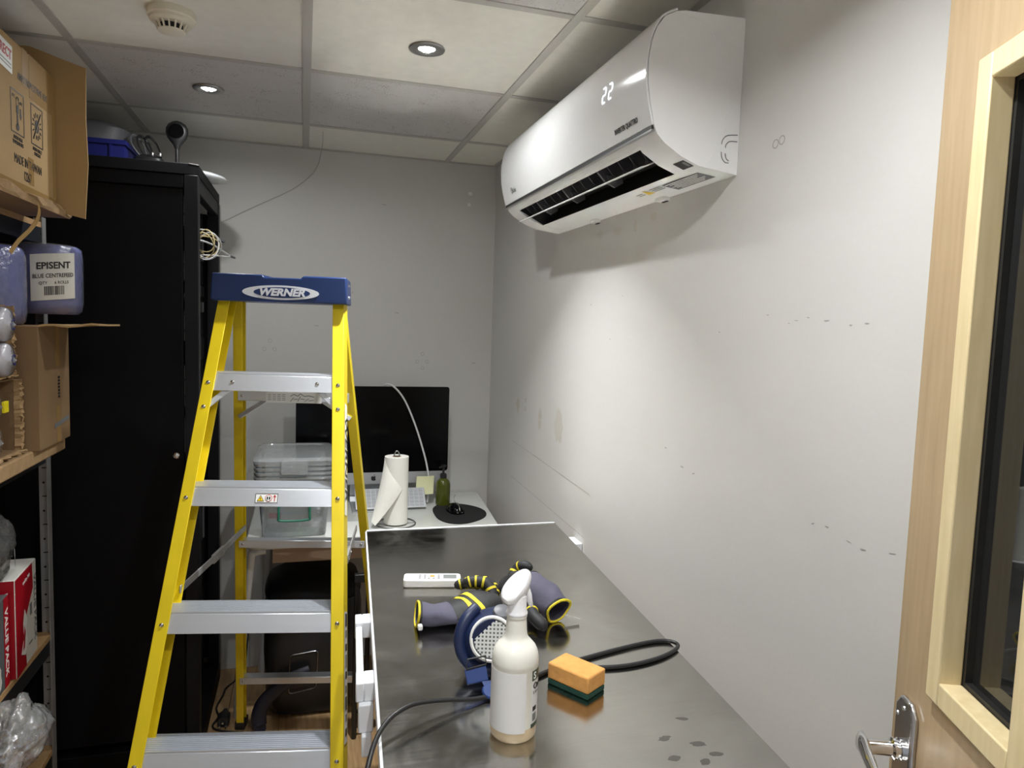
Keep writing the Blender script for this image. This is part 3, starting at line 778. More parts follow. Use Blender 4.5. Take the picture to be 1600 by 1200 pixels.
# rear horizontals and their knee braces
for zc, hh in ((1.290, 0.030), (0.780, 0.024), (0.222, 0.024)):
    w = wr(zc)-0.001; y0 = yr(zc)-0.0052
    q = MB(); q.box(-w, w, y0, y0+0.003, zc-hh/2, zc+hh/2); q.box(-w, w, y0+0.003, y0+0.040, zc+hh/2-0.003, zc+hh/2)
    rb = q.build('rear_bar', 'ladder_alu', ld, bevel=0.0008, seg=1)
    for sgn in (-1, 1): rivet((sgn*(w-0.012), y0, zc), 0.004, rb)
    if zc > 1.2:
        m = place((0.0, y0-0.0002, zc-0.002), (1,0,0), (0,0,1))
        lb = decal(rect(0.165, 0.034), m, 'paper_plain', 'instruction_sheet', rb, label='white instruction sheet with small print')
        m2 = m @ Matrix.Translation((0,0,0.0006))
        for c_ in range(4):
            for k in range(4): decal(rect(0.010, 0.0016, -0.072+c_*0.014, 0.008-k*0.0055), m2, 'grey_print', 'print_line', lb)
        zz = [(-0.01,0.003),(0.0,0.010),(0.012,0.004),(0.02,0.012),(0.032,0.004),(0.045,0.006),(0.06,0.002)]
        for a_, b_ in zip(zz[:-1], zz[1:]):
            q = MB(); q.bar(m2 @ Vector((*a_, 0.0003)), m2 @ Vector((*b_, 0.0003)), 0.0015, 0.0008, (0,-1,0)); q.build('diagram_line', 'black_print', lb)
            q = MB(); q.bar(m2 @ Vector((a_[0], a_[1]-0.016, 0.0003)), m2 @ Vector((b_[0], b_[1]-0.009, 0.0003)), 0.0013, 0.0008, (0,-1,0)); q.build('diagram_line', 'black_print', lb)
        for sgn in (-1, 1):
            q = MB(); q.bar((sgn*0.080, y0+0.012, zc-0.010), (sgn*(wr(1.22)-0.004), yr(1.22)-0.006, 1.222), 0.013, 0.007, (0,-1,0.3)); q.build('knee_brace', 'ladder_alu', ld, bevel=0.001)
# spreaders
for sgn in (-1, 1):
    zf, zr = 0.842, 0.842
    x0 = sgn*(wf(zf)-0.010); x1 = sgn*(wr(zr)-0.022)
    pf = Vector((x0, yf(zf)+0.060, zf)); pr = Vector((x1, yr(zr)-0.004, zr)); pm = pf.lerp(pr, 0.52)+Vector((0,0,-0.004))
    q = MB(); q.bar(pf, pm, 0.004, 0.019); q.bar(pm, pr, 0.004, 0.019); s_ = q.build('spreader', 'galvanised', ld, bevel=0.0008, seg=1)
    dd = (pr-pf).normalized()
    MB().bar(pm-dd*0.045, pm+dd*0.045, 0.009, 0.025).build('spreader_hinge', 'galvanised', s_, bevel=0.001)
    for e in (-0.03, 0.03): rivet(pm+dd*e+Vector((0.0045,0,0)), 0.004, s_, (1,0,0))
# top cap
cap = MB()
nx = [(-0.178,1.645),(-0.045,1.645),(-0.040,1.638),(0.058,1.638),(0.063,1.645),(0.180,1.645),(0.182,1.571),(-0.182,1.571)]
cap.prism(nx, 0.056, 0.232, lambda p, t_: Vector((p[0]*(1-0.06*(t_-0.056)/0.176), t_+(0.008 if p[1] < 1.6 and t_ > 0.1 else 0), p[1])))
capo = cap.build('top_cap', 'ladder_blue', ld, bevel=0.006, seg=3)
m = place((0.005, 0.0555, 1.5975), (1,0,0), (0,0,1))
lb = decal(ell(0.102, 0.0195, 56), m, 'silver_print', 'brand_oval', capo, th=0.0008)
decal(ell(0.075, 0.0145, 56, 0.003, 0), m @ Matrix.Translation((0,0,0.0008)), 'blue_print', 'oval_field', lb)
text('WERNER', 0.027, m @ Matrix.Translation((0.002,0.0,0.0016)), 'silver_print', 'brand_lettering', lb, shear=0.25, off=0.045, sx=1.12)
for (y, z) in ((0.10,1.625),(0.10,1.592),(0.125,1.625),(0.125,1.592),(0.19,1.61)): rivet((0.1795, y, z), 0.0045, capo, (1,0,0), 'chrome')
for x in (-0.06, 0.06):
    MB().lathe([(0.013,0),(0.011,0.0015),(0.0001,0.0015)], (x, 0.15, 1.6375 if abs(x) < 0.04 else 1.6448), 18).build('tool_hole_plug', 'black_plastic', capo)
# lettering down the outer web of the near rail
zt_ = 1.22; xo = wf(zt_)+0.0156
dz = Vector((wf(1.0)-wf(1.3), sl*(1.0-1.3), 1.0-1.3)).normalized()
m = place((xo+0.0004, yf(1.16)+0.036, 1.16), dz, (0,1,0)); m.translation.x = wf(1.16)+0.0162
lb = decal(rect(0.30, 0.034), m, 'white_print', 'side_label', rails[1])
text('WERNER', 0.052, m @ Matrix.Translation((0,0,0.0006)), 'black_print', 'brand_lettering', lb, off=0.02, sx=1.1)
m = place((0, yf(0.66)+0.036, 0.66), dz, (0,1,0)); m.translation.x = wf(0.66)+0.0162
lb = decal(rect(0.30, 0.040), m, 'silver_print', 'side_label', rails[1])
for k in range(9): decal(rect(0.016 if k % 3 else 0.03, 0.026, -0.13+k*0.032, 0), m @ Matrix.Translation((0,0,0.0005)), 'black_print' if k % 2 == 0 else 'grey_print', 'label_block', lb)

# ------------------------------------------------------------------ black server cabinet
CX0, CX1, CY0, CY1, CZ = -1.19, -0.33, 2.505, 3.105, 2.01
rk = thing('server_cabinet', 'tall black steel server cabinet with an open front facing the ladder', 'cabinet', ((CX0+CX1)/2, (CY0+CY1)/2, 0))
def R(x, y, z): return Vector((x-(CX0+CX1)/2, y-(CY0+CY1)/2, z))
def rbox(x0, x1, y0, y1, z0, z1, name, mt, bv=0.0, parent=None, label=None):
    a = R(x0, y0, z0); c = R(x1, y1, z1)
    return MB().box(a.x, c.x, a.y, c.y, a.z, c.z).build(name, mt, parent or rk, bevel=bv, label=label)
rbox(CX0, CX1, CY0, CY1, 0.0, 0.07, 'plinth', 'rack_black', 0.002)
# top with clipped front corners
q = MB(); c_ = 0.028
tp = [(CX0,CY0),(CX1-c_,CY0),(CX1,CY0+c_*0.4),(CX1,CY1-c_*0.4),(CX1-c_,CY1),(CX0,CY1)]
q.prism(tp, CZ-0.035, CZ, lambda p, z: R(p[0], p[1], z)); q.build('top_cover', 'rack_black', rk, bevel=0.002)
for x0, x1 in ((CX0, CX0+0.04), (CX1-0.042, CX1)):
    for y0, y1 in ((CY0, CY0+0.042), (CY1-0.042, CY1)):
        rbox(x0, x1, y0, y1, 0.07, CZ-0.036, 'corner_post', 'rack_edge', 0.002)
rbox(CX0+0.042, CX1-0.044, CY0+0.001, CY0+0.03, CZ-0.078, CZ-0.037, 'upper_rail', 'rack_black', 0.002)
sp_ = rbox(CX0+0.042, CX1-0.046, CY0+0.004, CY0+0.018, 0.10, CZ-0.081, 'side_panel', 'rack_black', 0.004)
MB().lathe([(0.0001,0.006),(0.007,0.006),(0.010,0.004),(0.011,0)], R(-0.399, CY0+0.004, 1.067), 20, Matrix.Rotation(PI/2, 3, 'X')).build('lock', 'chrome', sp_, smooth=40, label='small round chrome lock')
rbox(CX0+0.042, CX1-0.046, CY1-0.018, CY1-0.004, 0.10, CZ-0.081, 'side_panel', 'rack_black', 0.003)
rbox(CX0+0.002, CX0+0.016, CY0+0.042, CY1-0.042, 0.10, CZ-0.05, 'rear_panel', 'rack_black', 0.002)
rbox(CX1-0.030, CX1-0.002, CY0+0.043, CY1-0.043, CZ-0.085, CZ-0.037, 'front_header', 'rack_edge', 0.002)
for y in (CY0+0.085, CY1-0.085):
    mr_ = rbox(CX1-0.075, CX1-0.055, y-0.012, y+0.012, 0.075, CZ-0.09, 'mounting_rail', 'rack_edge')
for k, (z, h_) in enumerate(((1.78,0.088),(1.62,0.044),(1.56,0.044),(1.40,0.088),(1.20,0.044),(1.02,0.088),(0.70,0.13),(0.40,0.088))):
    u_ = rbox(CX1-0.45, CX1-0.054, CY0+0.098, CY1-0.098, z-h_/2, z+h_/2, 'rack_unit', 'black_plastic', 0.002)
    for e in (CY0+0.086, CY1-0.086):
        rbox(CX1-0.0545, CX1-0.050, e-0.011, e+0.011, z-h_/2+0.003, z+h_/2-0.003, 'rack_ear', 'rack_edge' if k % 2 else 'grey_plastic', 0, u_)
for z, h_ in ((1.690,0.045),(1.605,0.05),(1.565,0.025),(1.50,0.02)):
    rbox(CX1-0.05, CX1-0.030, CY0+0.052, CY0+0.078, z-h_/2, z+h_/2, 'cable_bracket', 'white_plastic', 0.003)
for k in range(12):
    z = 1.86-k*0.055
    MB().lathe([(0.004,0),(0.004,0.003),(0.0001,0.004)], R(CX1-0.054, CY0+0.079, z), 8, Matrix.Rotation(PI/2, 3, 'Y')).build('cage_nut', 'steel_rivet', rk)
ch = MB(); ch.bar(R(CX1-c_, CY0+0.0, CZ), R(CX1, CY0+c_*0.4, CZ-0.001), 0.0025, 0.0025); ch.build('chipped_edge', 'steel_rivet', rk, label='bare metal chip on the top corner')

cb = thing('cable_bundle', 'tangle of beige and white cables hanging out of the black cabinet', 'cables', (-0.33, 2.66, 1.77))
rs = random.Random(11)
for k in range(6):
    pts = []; ph = rs.uniform(2.2, 3.6); rx_ = rs.uniform(0.030, 0.046); rz_ = rs.uniform(0.030, 0.048); oy = rs.uniform(-0.02, 0.03); oz = rs.uniform(-0.012, 0.012)
    for j in range(13):
        a = ph-j*2*PI/12*0.85
        pts.append((0.004+rx_*math.cos(a), oy+0.05*math.sin(a*0.5+k)+0.01, oz+rz_*math.sin(a)+0.004*math.sin(2*a+k)))
    pts = [(-0.10, 0.06, 0.0)]+pts+[(-0.09, 0.05, -0.02)]
    MB().tube(smooth_path(pts, 4), 0.0021, 6).build('cable', 'cable_beige' if k % 3 else 'cable_white', cb, smooth=60)
MB().tube(smooth_path([(-0.08,0.05,0.015),(-0.02,-0.04,0.012),(0.02,0.0,0.004),(0.05,0.06,-0.012),(0.072,0.10,-0.026)], 5), 0.0032, 6).build('cable', 'cable_white', cb, smooth=60)
MB().tube(smooth_path([(-0.08,0.05,-0.03),(-0.01,-0.02,-0.036),(0.03,0.02,-0.033),(0.06,0.08,-0.030),(0.074,0.10,-0.027)], 5), 0.0028, 6).build('cable', 'cable_white', cb, smooth=60)
MB().bar((0.072,0.095,-0.026), (0.086,0.12,-0.030), 0.007, 0.006).build('plug', 'grey_plastic', cb, bevel=0.001)
MB().bar((0.030,0.14,0.036), (0.046,0.155,0.030), 0.012, 0.009).build('connector', 'grey_plastic', cb, bevel=0.001)

# on top of the cabinet
t = thing('storage_crate', 'dark blue plastic crate on top of the black cabinet', 'crate', (-0.78, 2.82, CZ+0.0006))
w_, d_, h_ = 0.20, 0.14, 0.085
q = MB(); q.box(-w_, w_, -d_, d_, 0, 0.004); q.box(-w_, w_, -d_, -d_+0.004, 0.004, h_); q.box(-w_, w_, d_-0.004, d_, 0.004, h_); q.box(-w_, -w_+0.004, -d_+0.004, d_-0.004, 0.004, h_); q.box(w_-0.004, w_, -d_+0.004, d_-0.004, 0.004, h_)
q.build('crate_body', 'crate_blue', t)
q = MB()
for a, c in (((-w_-0.006,-d_-0.006),(w_+0.006,-d_)),((-w_-0.006,d_),(w_+0.006,d_+0.006)),((-w_-0.006,-d_),(-w_,d_)),((w_,-d_),(w_+0.006,d_))): q.box(a[0], c[0], a[1], c[1], h_-0.012, h_+0.003)
q.build('rim', 'crate_blue', t)
for x in (-0.12, 0.0, 0.16): MB().box(x-0.004, x+0.004, -d_-0.004, -d_, 0.0, h_-0.012).build('rib', 'crate_blue', t)
q = MB(); rings = []
for z, s_ in ((0.0,0.70),(0.004,0.90),(0.07,1.0),(0.135,0.92),(0.155,0.72),(0.162,0.35)):
    rings.append([Vector((0.185*s_*math.copysign(abs(math.cos(a))**0.5, math.cos(a))+(0.03 if z > 0.1 else 0), 0.12*s_*math.copysign(abs(math.sin(a))**0.5, math.sin(a)), z)) for a in [2*PI*k/28 for k in range(28)]])
q.loft(rings)
o = q.build('grey_case', 'grey_plastic', smooth=50); o.location = (-0.785, 2.82, CZ+0.0045); tag(o, 'dull grey rounded case sitting in the blue crate', 'case')
t = thing('camera_clamp', 'black clamp with a shiny metal strap beside the blue crate', 'clamp', (-0.515, 2.74, CZ))
q = MB(); q.loft([[Vector((0.05*s_*math.copysign(abs(math.cos(a))**0.6, math.cos(a)), 0.04*s_*math.copysign(abs(math.sin(a))**0.6, math.sin(a)), z)) for a in [2*PI*k/20 for k in range(20)]] for z, s_ in ((0,0.8),(0.012,1.0),(0.045,0.95),(0.058,0.6))])
q.build('clamp_body', 'black_plastic', t, smooth=40)
for dx, mt_ in ((-0.045,'grey_plastic'),(-0.025,'black_plastic'),(0.0,'rack_edge')):
    MB().tube(smooth_path([(dx+0.02,-0.02,0.05),(dx-0.005,-0.015,0.085),(dx-0.012,0.0,0.115),(dx-0.002,0.02,0.125),(dx+0.02,0.03,0.10),(dx+0.035,0.02,0.05)], 5), 0.005, 8, flat=(0.5,1,1)).build('strap', mt_, t, smooth=50)
for x in (0.012, 0.036): MB().lathe([(0.007,0),(0.008,0.008),(0.005,0.014),(0.0001,0.015)], (x,-0.02,0.054), 12).build('screw_knob', 'satin_chrome', t, smooth=40)
t = thing('webcam', 'round black webcam on a slim stalk on top of the cabinet', 'webcam', (-0.425, 2.72, CZ))
MB().lathe([(0.030,0),(0.030,0.004),(0.010,0.008),(0.0065,0.012),(0.0065,0.10),(0.0001,0.10)], n=20).build('stalk', 'black_plastic', t, smooth=40)
q = MB(); rings = []
for z, w2, d2 in ((0.085,0.008,0.007),(0.098,0.012,0.009),(0.110,0.022,0.011),(0.122,0.031,0.013),(0.140,0.036,0.014),(0.155,0.035,0.014),(0.168,0.028,0.012),(0.177,0.014,0.008),(0.180,0.002,0.002)):
    rings.append([Vector((w2*math.cos(2*PI*k/24), d2*math.sin(2*PI*k/24), z)) for k in range(24)])
q.loft(rings).build('head', 'black_plastic', t, smooth=50)
MB().lathe([(0.024,0.012),(0.024,0.0155),(0.019,0.0165),(0.012,0.0150),(0.0001,0.0158)], (0,0,0.143), 24, Matrix.Rotation(PI/2, 3, 'X')).build('lens_ring', 'black_gloss', t, smooth=40)
t = thing('network_router', 'flat white router dish overhanging the cabinet top', 'router', (-0.355, 2.85, CZ))
m3 = Matrix.Rotation(0.10, 3, 'Y')
MB().lathe([(0.02,0.0),(0.05,0.002),(0.075,0.010),(0.078,0.016),(0.070,0.024),(0.04,0.031),(0.0001,0.033)], (0.0,0,0.006), 36, m3).build('shell', 'white_plastic', t, smooth=50)
MB().lathe([(0.030,0),(0.028,0.006),(0.0001,0.0065)], (-0.02,0,0.0005), 20).build('foot', 'grey_plastic', t)

# ------------------------------------------------------------------ shelving unit
SX, SB, SY0, SY1 = -0.74, -1.19, 0.95, 2.44
sh = thing('shelving_unit', 'galvanised steel shelving unit with chipboard shelves along the left wall', 'shelving', ((SX+SB)/2, (SY0+SY1)/2, 0))
def S(x, y, z): return Vector((x-(SX+SB)/2, y-(SY0+SY1)/2, z))
def sbox(x0, x1, y0, y1, z0, z1, name, mt, parent=None, bv=0.0):
    a = S(x0,y0,z0); c = S(x1,y1,z1); return MB().box(a.x,c.x,a.y,c.y,a.z,c.z).build(name, mt, parent or sh, bevel=bv)
for x, sx_ in ((SX, -1), (SB, 1)):
    for y, sy_ in ((SY0, 1), (SY1, -1)):
        q = MB(); a = S(x,y,0)
        yy = sorted((a.y, a.y+sy_*0.032)); xx = sorted((a.x, a.x+sx_*0.032))
        poly = [(a.x,a.y),(a.x+sx_*0.032,a.y),(a.x+sx_*0.032,a.y+sy_*0.0022),(a.x+sx_*0.0022,a.y+sy_*0.0022),(a.x+sx_*0.0022,a.y+sy_*0.032),(a.x,a.y+sy_*0.032)]
        q.prism(poly, 0, 1.80, lambda p, z: Vector((p[0],p[1],z)))
        po = q.build('post', 'galvanised', sh)
        if x == SX and y == SY1:
            for k in range(34):
                z = 0.30+k*0.044
                xm = a.x+sx_*0.017
                MB().box(xm-0.007, xm+0.007, a.y-0.0026, a.y-0.0021, z, z+0.003).build('slot', 'hole_black', po) if k % 2 else MB().lathe([(0.0035,0),(0.0035,0.0004)], (xm-0.003, a.y-0.0022, z), 8, Matrix.Rotation(PI/2,3,'X')).build('slot', 'hole_black', po)
LEV = [0.163, 0.533, 1.133, 1.785]
for z in LEV:
    bd = sbox(SB+0.003, SX-0.003, SY0+0.003, SY1-0.003, z-0.016, z, 'shelf_board', 'chipboard')
    sbox(SX-0.018, SX-0.0032, SY0+0.034, SY1-0.034, z-0.062, z-0.0165, 'shelf_beam', 'beam_dark', bd)
    sbox(SB+0.0032, SB+0.018, SY0+0.034, SY1-0.034, z-0.062, z-0.0165, 'shelf_beam', 'beam_dark', bd)
    sbox(SB+0.034, SX-0.034, SY1-0.018, SY1-0.0032, z-0.062, z-0.0165, 'shelf_beam', 'beam_dark', bd)

# top shelf: cardboard tray and the large carton
t = thing('cardboard_tray', 'shallow torn cardboard tray under the big carton on the top shelf', 'cardboard', (-0.88, 1.90, 1.7855))
q = MB(); q.box(-0.25, 0.245, -0.42, 0.38, 0, 0.005); q.build('base', 'cardboard_dark', t)
rows = []
for k in range(15):
    y = -0.42+0.80*k/14; rows.append([(0.2455, y, 0.0), (0.250, y, 0.010+0.006*math.sin(k*1.7)), (0.253+0.004*math.sin(k*2.3), y, 0.0205+0.004*math.sin(k*1.3))])
q = MB(); q.sheet(rows, 0.003).build('torn_lip', 'cardboard_torn', t)
BX = -0.65; BY0, BY1, BZ0, BZ1 = 1.40, 2.232, 1.800, 2.150
bc = thing('cardboard_carton', 'large brown cardboard carton with black print near the ceiling', 'box', (-0.88, 1.82, BZ0))
def Bx(x, y, z): return Vector((x+0.88, y-1.82, z-BZ0))
q = MB(); a = Bx(-1.12, BY0, BZ0); c = Bx(BX, BY1, BZ1); q.box(a.x, c.x, a.y, c.y, -0.0085, c.z)
body = q.build('carton_body', 'cardboard', bc, bevel=0.006, seg=3)
fl_ = [(-0.90,2.222),(-0.706,2.226),(-0.64,2.205),(-0.575,2.186),(-0.577,2.05),(-0.573,1.93),(-0.582,1.783),(-0.64,1.795),(-0.665,1.80),(-0.90,1.80)]
q = MB(); q.prism(fl_, BY1+0.002, BY1+0.007, lambda p, t_: Bx(p[0], t_, p[1])); q.build('flap', 'cardboard', bc)
def face(y, z, out=0.0006): return place(Bx(BX+out, y, z), (0,1,0), (0,0,1))
for (y0, y1, z0, z1_) in ((2.045,2.232,2.045,2.149),(1.40,2.225,1.803,1.828),(2.03,2.065,1.835,1.90),(2.205,2.231,1.83,2.045),(2.00,2.036,2.062,2.149)):
    decal(rect(y1-y0, z1_-z0, 0, 0), face((y0+y1)/2, (z0+z1_)/2, 0.0002), 'parcel_tape', 'parcel_tape', body, th=0.0003)
m = place(Bx(BX+0.0008, 1.872, 2.100), (0,1,-0.05), (0,0.05,1)); st = decal(rect(0.135,0.062), m, 'white_print', 'delivery_sticker', body)
m2 = m @ Matrix.Translation((0,0,0.0006))
text('DIRECT', 0.030, m2 @ Matrix.Translation((0.062,0.008,0)), 'red_print', 'sticker_lettering', st, align='RIGHT', off=0.03, sx=0.9)
for k in range(2): decal(rect(0.09,0.0022,0.015,-0.012-0.008*k), m2, 'grey_print', 'sticker_line', st)
text('AWAY FROM EXTREME HEAT', 0.0245, face(2.172, 2.074), 'black_print', 'lettering', body, align='RIGHT', sx=0.62)
for cy, lines in ((1.966, ('AVOID HIGH','TEMPERATURES')), (2.092, ('AVOID DIRECT','SUNLIGHT'))):
    frame_decal(0.080, 0.098, 0.0024, face(cy, 1.987), 'black_print', 'pictogram_frame', body)
    for k, s_ in enumerate(lines): text(s_, 0.0125, face(cy, 1.928-k*0.011), 'black_print', 'lettering', body, sx=0.75)
# thermometer
f_ = face(1.966, 1.987)
decal(ell(0.0085,0.0085,16,0,-0.032), f_, 'black_print', 'thermometer', body); decal(rect(0.007,0.045,0,-0.005), f_, 'black_print', 'thermometer', body)
q = MB(); q.tube([f_ @ Vector((0.0065*math.cos(a), 0.030+0.0065*math.sin(a), 0.0003)) for a in [PI*k/8 for k in range(9)]], 0.0009, 5); q.build('thermometer', 'black_print', body)
for s_ in (-1,1): decal(rect(0.0016,0.032,s_*0.0065,0.015), f_, 'black_print', 'thermometer', body)
decal([(0.020,-0.012),(0.026,0.0),(0.023,0.0),(0.023,0.014),(0.017,0.014),(0.017,0.0),(0.014,0.0)], f_, 'black_print', 'arrow', body)
text('5\u00b0C', 0.010, f_ @ Matrix.Translation((-0.022,0.034,0)), 'black_print', 'lettering', body); text('40\u00b0C', 0.010, f_ @ Matrix.Translation((0.022,0.026,0)), 'black_print', 'lettering', body)
# crossed-out sun
f_ = face(2.092, 1.987)
decal(ell(0.014,0.016,20), f_, 'black_print', 'sun', body)
for k in range(14):
    a = 2*PI*k/14; q = MB(); q.bar(f_ @ Vector((0.021*math.cos(a),0.023*math.sin(a),0.0003)), f_ @ Vector((0.031*math.cos(a),0.033*math.sin(a),0.0003)), 0.003, 0.0008, (1,0,0)); q.build('sun_ray', 'black_print', body)
q = MB(); q.bar(f_ @ Vector((-0.026,-0.034,0.0008)), f_ @ Vector((0.026,0.036,0.0008)), 0.004, 0.0008, (1,0,0)); q.build('cross_bar', 'black_print', body)
q = MB(); q.bar(f_ @ Vector((-0.024,-0.034,0.0011)), f_ @ Vector((0.028,0.036,0.0011)), 0.0014, 0.0008, (1,0,0)); q.build('cross_bar', 'cardboard', body)
text('MADE IN TAIWAN', 0.030, face(2.030, 1.880), 'black_print', 'lettering', body, sx=0.72)
text('12267', 0.032, face(2.022, 1.848), 'black_print', 'lettering', body, sx=0.62)
# dangling tape strip
pts = smooth_path([(-0.622,1.99,1.789),(-0.618,1.995,1.772),(-0.620,1.985,1.745),(-0.626,1.95,1.715),(-0.632,1.90,1.685),(-0.635,1.86,1.655)], 4)
rows = [[p+Vector((0,-0.008,0.003)), p+Vector((0,0.008,-0.003))] for p in pts]
o = MB().sheet(rows, 0.0008).build('hanging_tape', 'parcel_tape', smooth=50); tag(o, 'loose strip of brown tape dangling below the big carton', 'tape')

# upper shelf: cartons, cups and blue rolls
o = MB().box(-1.10, -0.655, 1.42, 2.285, 1.1335, 1.172).build('cardboard_sheet', 'cardboard_torn', bevel=0.004); tag(o, 'thick torn cardboard sheet lying under the stacked cartons', 'cardboard')
t = thing('open_carton', 'brown carton with a raised side flap beside the shelf post', 'box', (-0.80, 2.15, 1.1725))
x0, x1, y0, y1, hh, th_ = -0.20, 0.160, -0.118, 0.125, 0.315, 0.004
q = MB(); q.box(x0,x1,y0,y1,0,th_); q.box(x0,x0+th_,y0,y1,th_,hh); q.box(x1-th_,x1,y0,y1,th_,hh); q.box(x0+th_,x1-th_,y0,y0+th_,th_,hh); q.box(x0+th_,x1-th_,y1-th_,y1,th_,hh); q.box(x0+th_,x1-th_,y0+th_,y1-th_,hh-th_,hh)
bd = q.build('carton_body', 'cardboard_dark', t)
rows = []
for k in range(9):
    u = k/8; rows.append([(x1+0.132*u, y0+0.004+0.02*u, hh+0.001+0.006*u+0.003*math.sin(u*9)), (x1+0.132*u, 0.0, hh+0.001+0.005*u), (x1+0.132*u, y1-0.004, hh+0.001+0.004*u)])
MB().sheet(rows, 0.005).build('flap', 'cardboard', t)
m = place((x1+0.0006, 0.035, 0.150), (0,0,-1), (0,1,0)); 
for k in range(7): decal(rect(0.0055,0.015,-0.026+k*0.0088,0), m, 'black_print', 'stencil_mark', bd)
m = place((x1+0.0006, 0.055, 0.052), (0,1,0.10), (0,-0.10,1)); decal(rect(0.120,0.013), m, 'grey_print', 'printed_bar', bd)
m = place((x1+0.0004, 0.028, 0.26), (0,1,0), (0,0,1)); decal(rect(0.03,0.11), m, 'parcel_tape', 'parcel_tape', bd); m = place((x1+0.0004, 0.028, 0.05), (0,1,0), (0,0,1)); decal(rect(0.03,0.10), m, 'parcel_tape', 'parcel_tape', bd)

def torn_carton(label, loc, H, W=0.30, D=0.50):
    t = thing('torn_carton', label, 'box', loc, 0, 'torn cartons of cup sleeves')
    q = MB(); e = 0.004
    q.box(-W, 0, -D, 0, 0, e); q.box(-W, -0.012, -D, 0, H-e, H); q.box(-W, -W+e, -D, 0, e, H-e); q.box(-W+e, -0.010, -e, 0, e, H-e); q.box(-W+e, 0, -D, -D+e, e, H-e)
    q.build('carton_body', 'cardboard_dark', t)
    rs = random.Random(int(H*1000)); rows = []
    for k in range(31):
        z = 0.003+(H-0.006)*k/30; w = 0.003+0.007*rs.random()
        rows.append([(-0.0105, -0.003+0.003*rs.uniform(-1,1), z), (0.004*rs.uniform(0,1), 0.004*rs.uniform(-1,1), z), (w, 0.008*rs.uniform(-0.6,1), z+0.004*rs.uniform(-1,1))])
    MB().sheet(rows, 0.003).build('torn_edge', 'cardboard_torn', t)
    rows = []
    for k in range(41):
        y = -D+D*k/40; w = 0.006+0.014*rs.random(); rows.append([(-0.002, y, 0.0035), (w*0.5, y, 0.003+0.003*rs.uniform(-1,1)), (w, y, 0.004+0.003*rs.uniform(-1,1))])
    MB().sheet(rows, 0.003).build('torn_edge', 'cardboard_torn', t)
    return t
torn_carton('lower torn carton holding wrapped white sleeves, on the upper shelf', (-0.675, 2.010, 1.1770), 0.182)
torn_carton('upper torn carton with two wrapped white sleeves, under the blue rolls', (-0.685, 2.000, 1.3640), 0.174)
def sleeve(label, x, y, z, r=0.0405, mark=True, tagc=False):
    t = thing('cup_sleeve', label, 'paper cups', (x, y, z-r), 0, 'wrapped sleeves of white cups')
    RY = Matrix.Rotation(PI/2, 3, 'Y')
    prof_ = []
    for k in range(8):
        u = -0.20+k*0.026; prof_ += [(r*0.985,u),(r,u+0.004),(r,u+0.018),(r*0.985,u+0.024)]
    prof_ = [(0.001,-0.20)]+prof_+[(r*0.97,0.012),(r*0.85,0.017),(r*0.4,0.019),(r*0.12,0.024),(0.001,0.022)]
    MB().lathe(prof_, (0,0,r), 28, RY).build('cups', 'cup_white', t, smooth=40)
    rr = []
    for k in range(13):
        u = -0.19+k*0.017; rr.append((r*1.015+0.0006*math.sin(k*2), u))
    q = MB(); q.lathe([(r*1.012,-0.19),(r*1.016,-0.05),(r*1.012,0.010),(r*0.9,0.020),(r*0.4,0.0225),(r*0.12,0.030),(0.001,0.034)], (0,0,r), 28, RY, cap=False).build('film_wrap', 'film_wrap', t, smooth=60)
    if mark:
        pts = [Vector((0.0245, 0.012+0.011*math.cos(a), r+0.011*math.sin(a))) for a in [PI*0.3+k*PI*1.4/10 for k in range(11)]]
        MB().tube(pts, 0.0022, 6).build('blue_mark', 'crate_blue', t)
    if tagc:
        MB().box(0.030, 0.036, 0.006, 0.030, r-0.014, r+0.012).build('yellow_tag', 'tag_yellow', t, bevel=0.001)
    return t
sleeve('upper wrapped sleeve of white cups in the upper torn carton', -0.680, 1.915, 1.4925, mark=True)
sleeve('wrapped sleeve with a round blue mark in the upper torn carton', -0.680, 1.915, 1.4095, mark=True)
sleeve('wrapped white sleeve with a yellow tag in the lower torn carton', -0.690, 1.855, 1.3052, mark=False, tagc=True)
sleeve('lowest wrapped white sleeve at the bottom of the lower torn carton', -0.690, 1.855, 1.2226, mark=False)
t = thing('bagged_cups', 'clear bag of upright white cups with yellow tags on the torn carton', 'paper cups', (-0.735, 1.90, 1.538))
for dx, dy in ((-0.012,-0.05),(0.0,0.015)):
    MB().lathe([(0.024,0),(0.028,0.02),(0.028,0.085),(0.025,0.095),(0.001,0.095)], (dx,dy,0), 20).build('cups', 'cup_white', t, smooth=40)
    MB().lathe([(0.0255,0),(0.0295,0.02),(0.0297,0.088),(0.024,0.100),(0.008,0.106)], (dx,dy,0), 20, cap=False).build('film_wrap', 'film_wrap', t, smooth=60)
MB().box(0.022, 0.027, -0.035, -0.012, 0.052, 0.075).build('yellow_tag', 'tag_yellow', t)
MB().box(0.022, 0.029, 0.036, 0.058, 0.034, 0.056, Matrix.Rotation(0.4, 4, 'X')).build('yellow_tag', 'tag_yellow', t)
bp_ = thing('blue_roll_pack', 'shrink wrapped pack of blue centrefeed rolls with a white label', 'paper rolls', (-0.73, 2.21, 1.488))
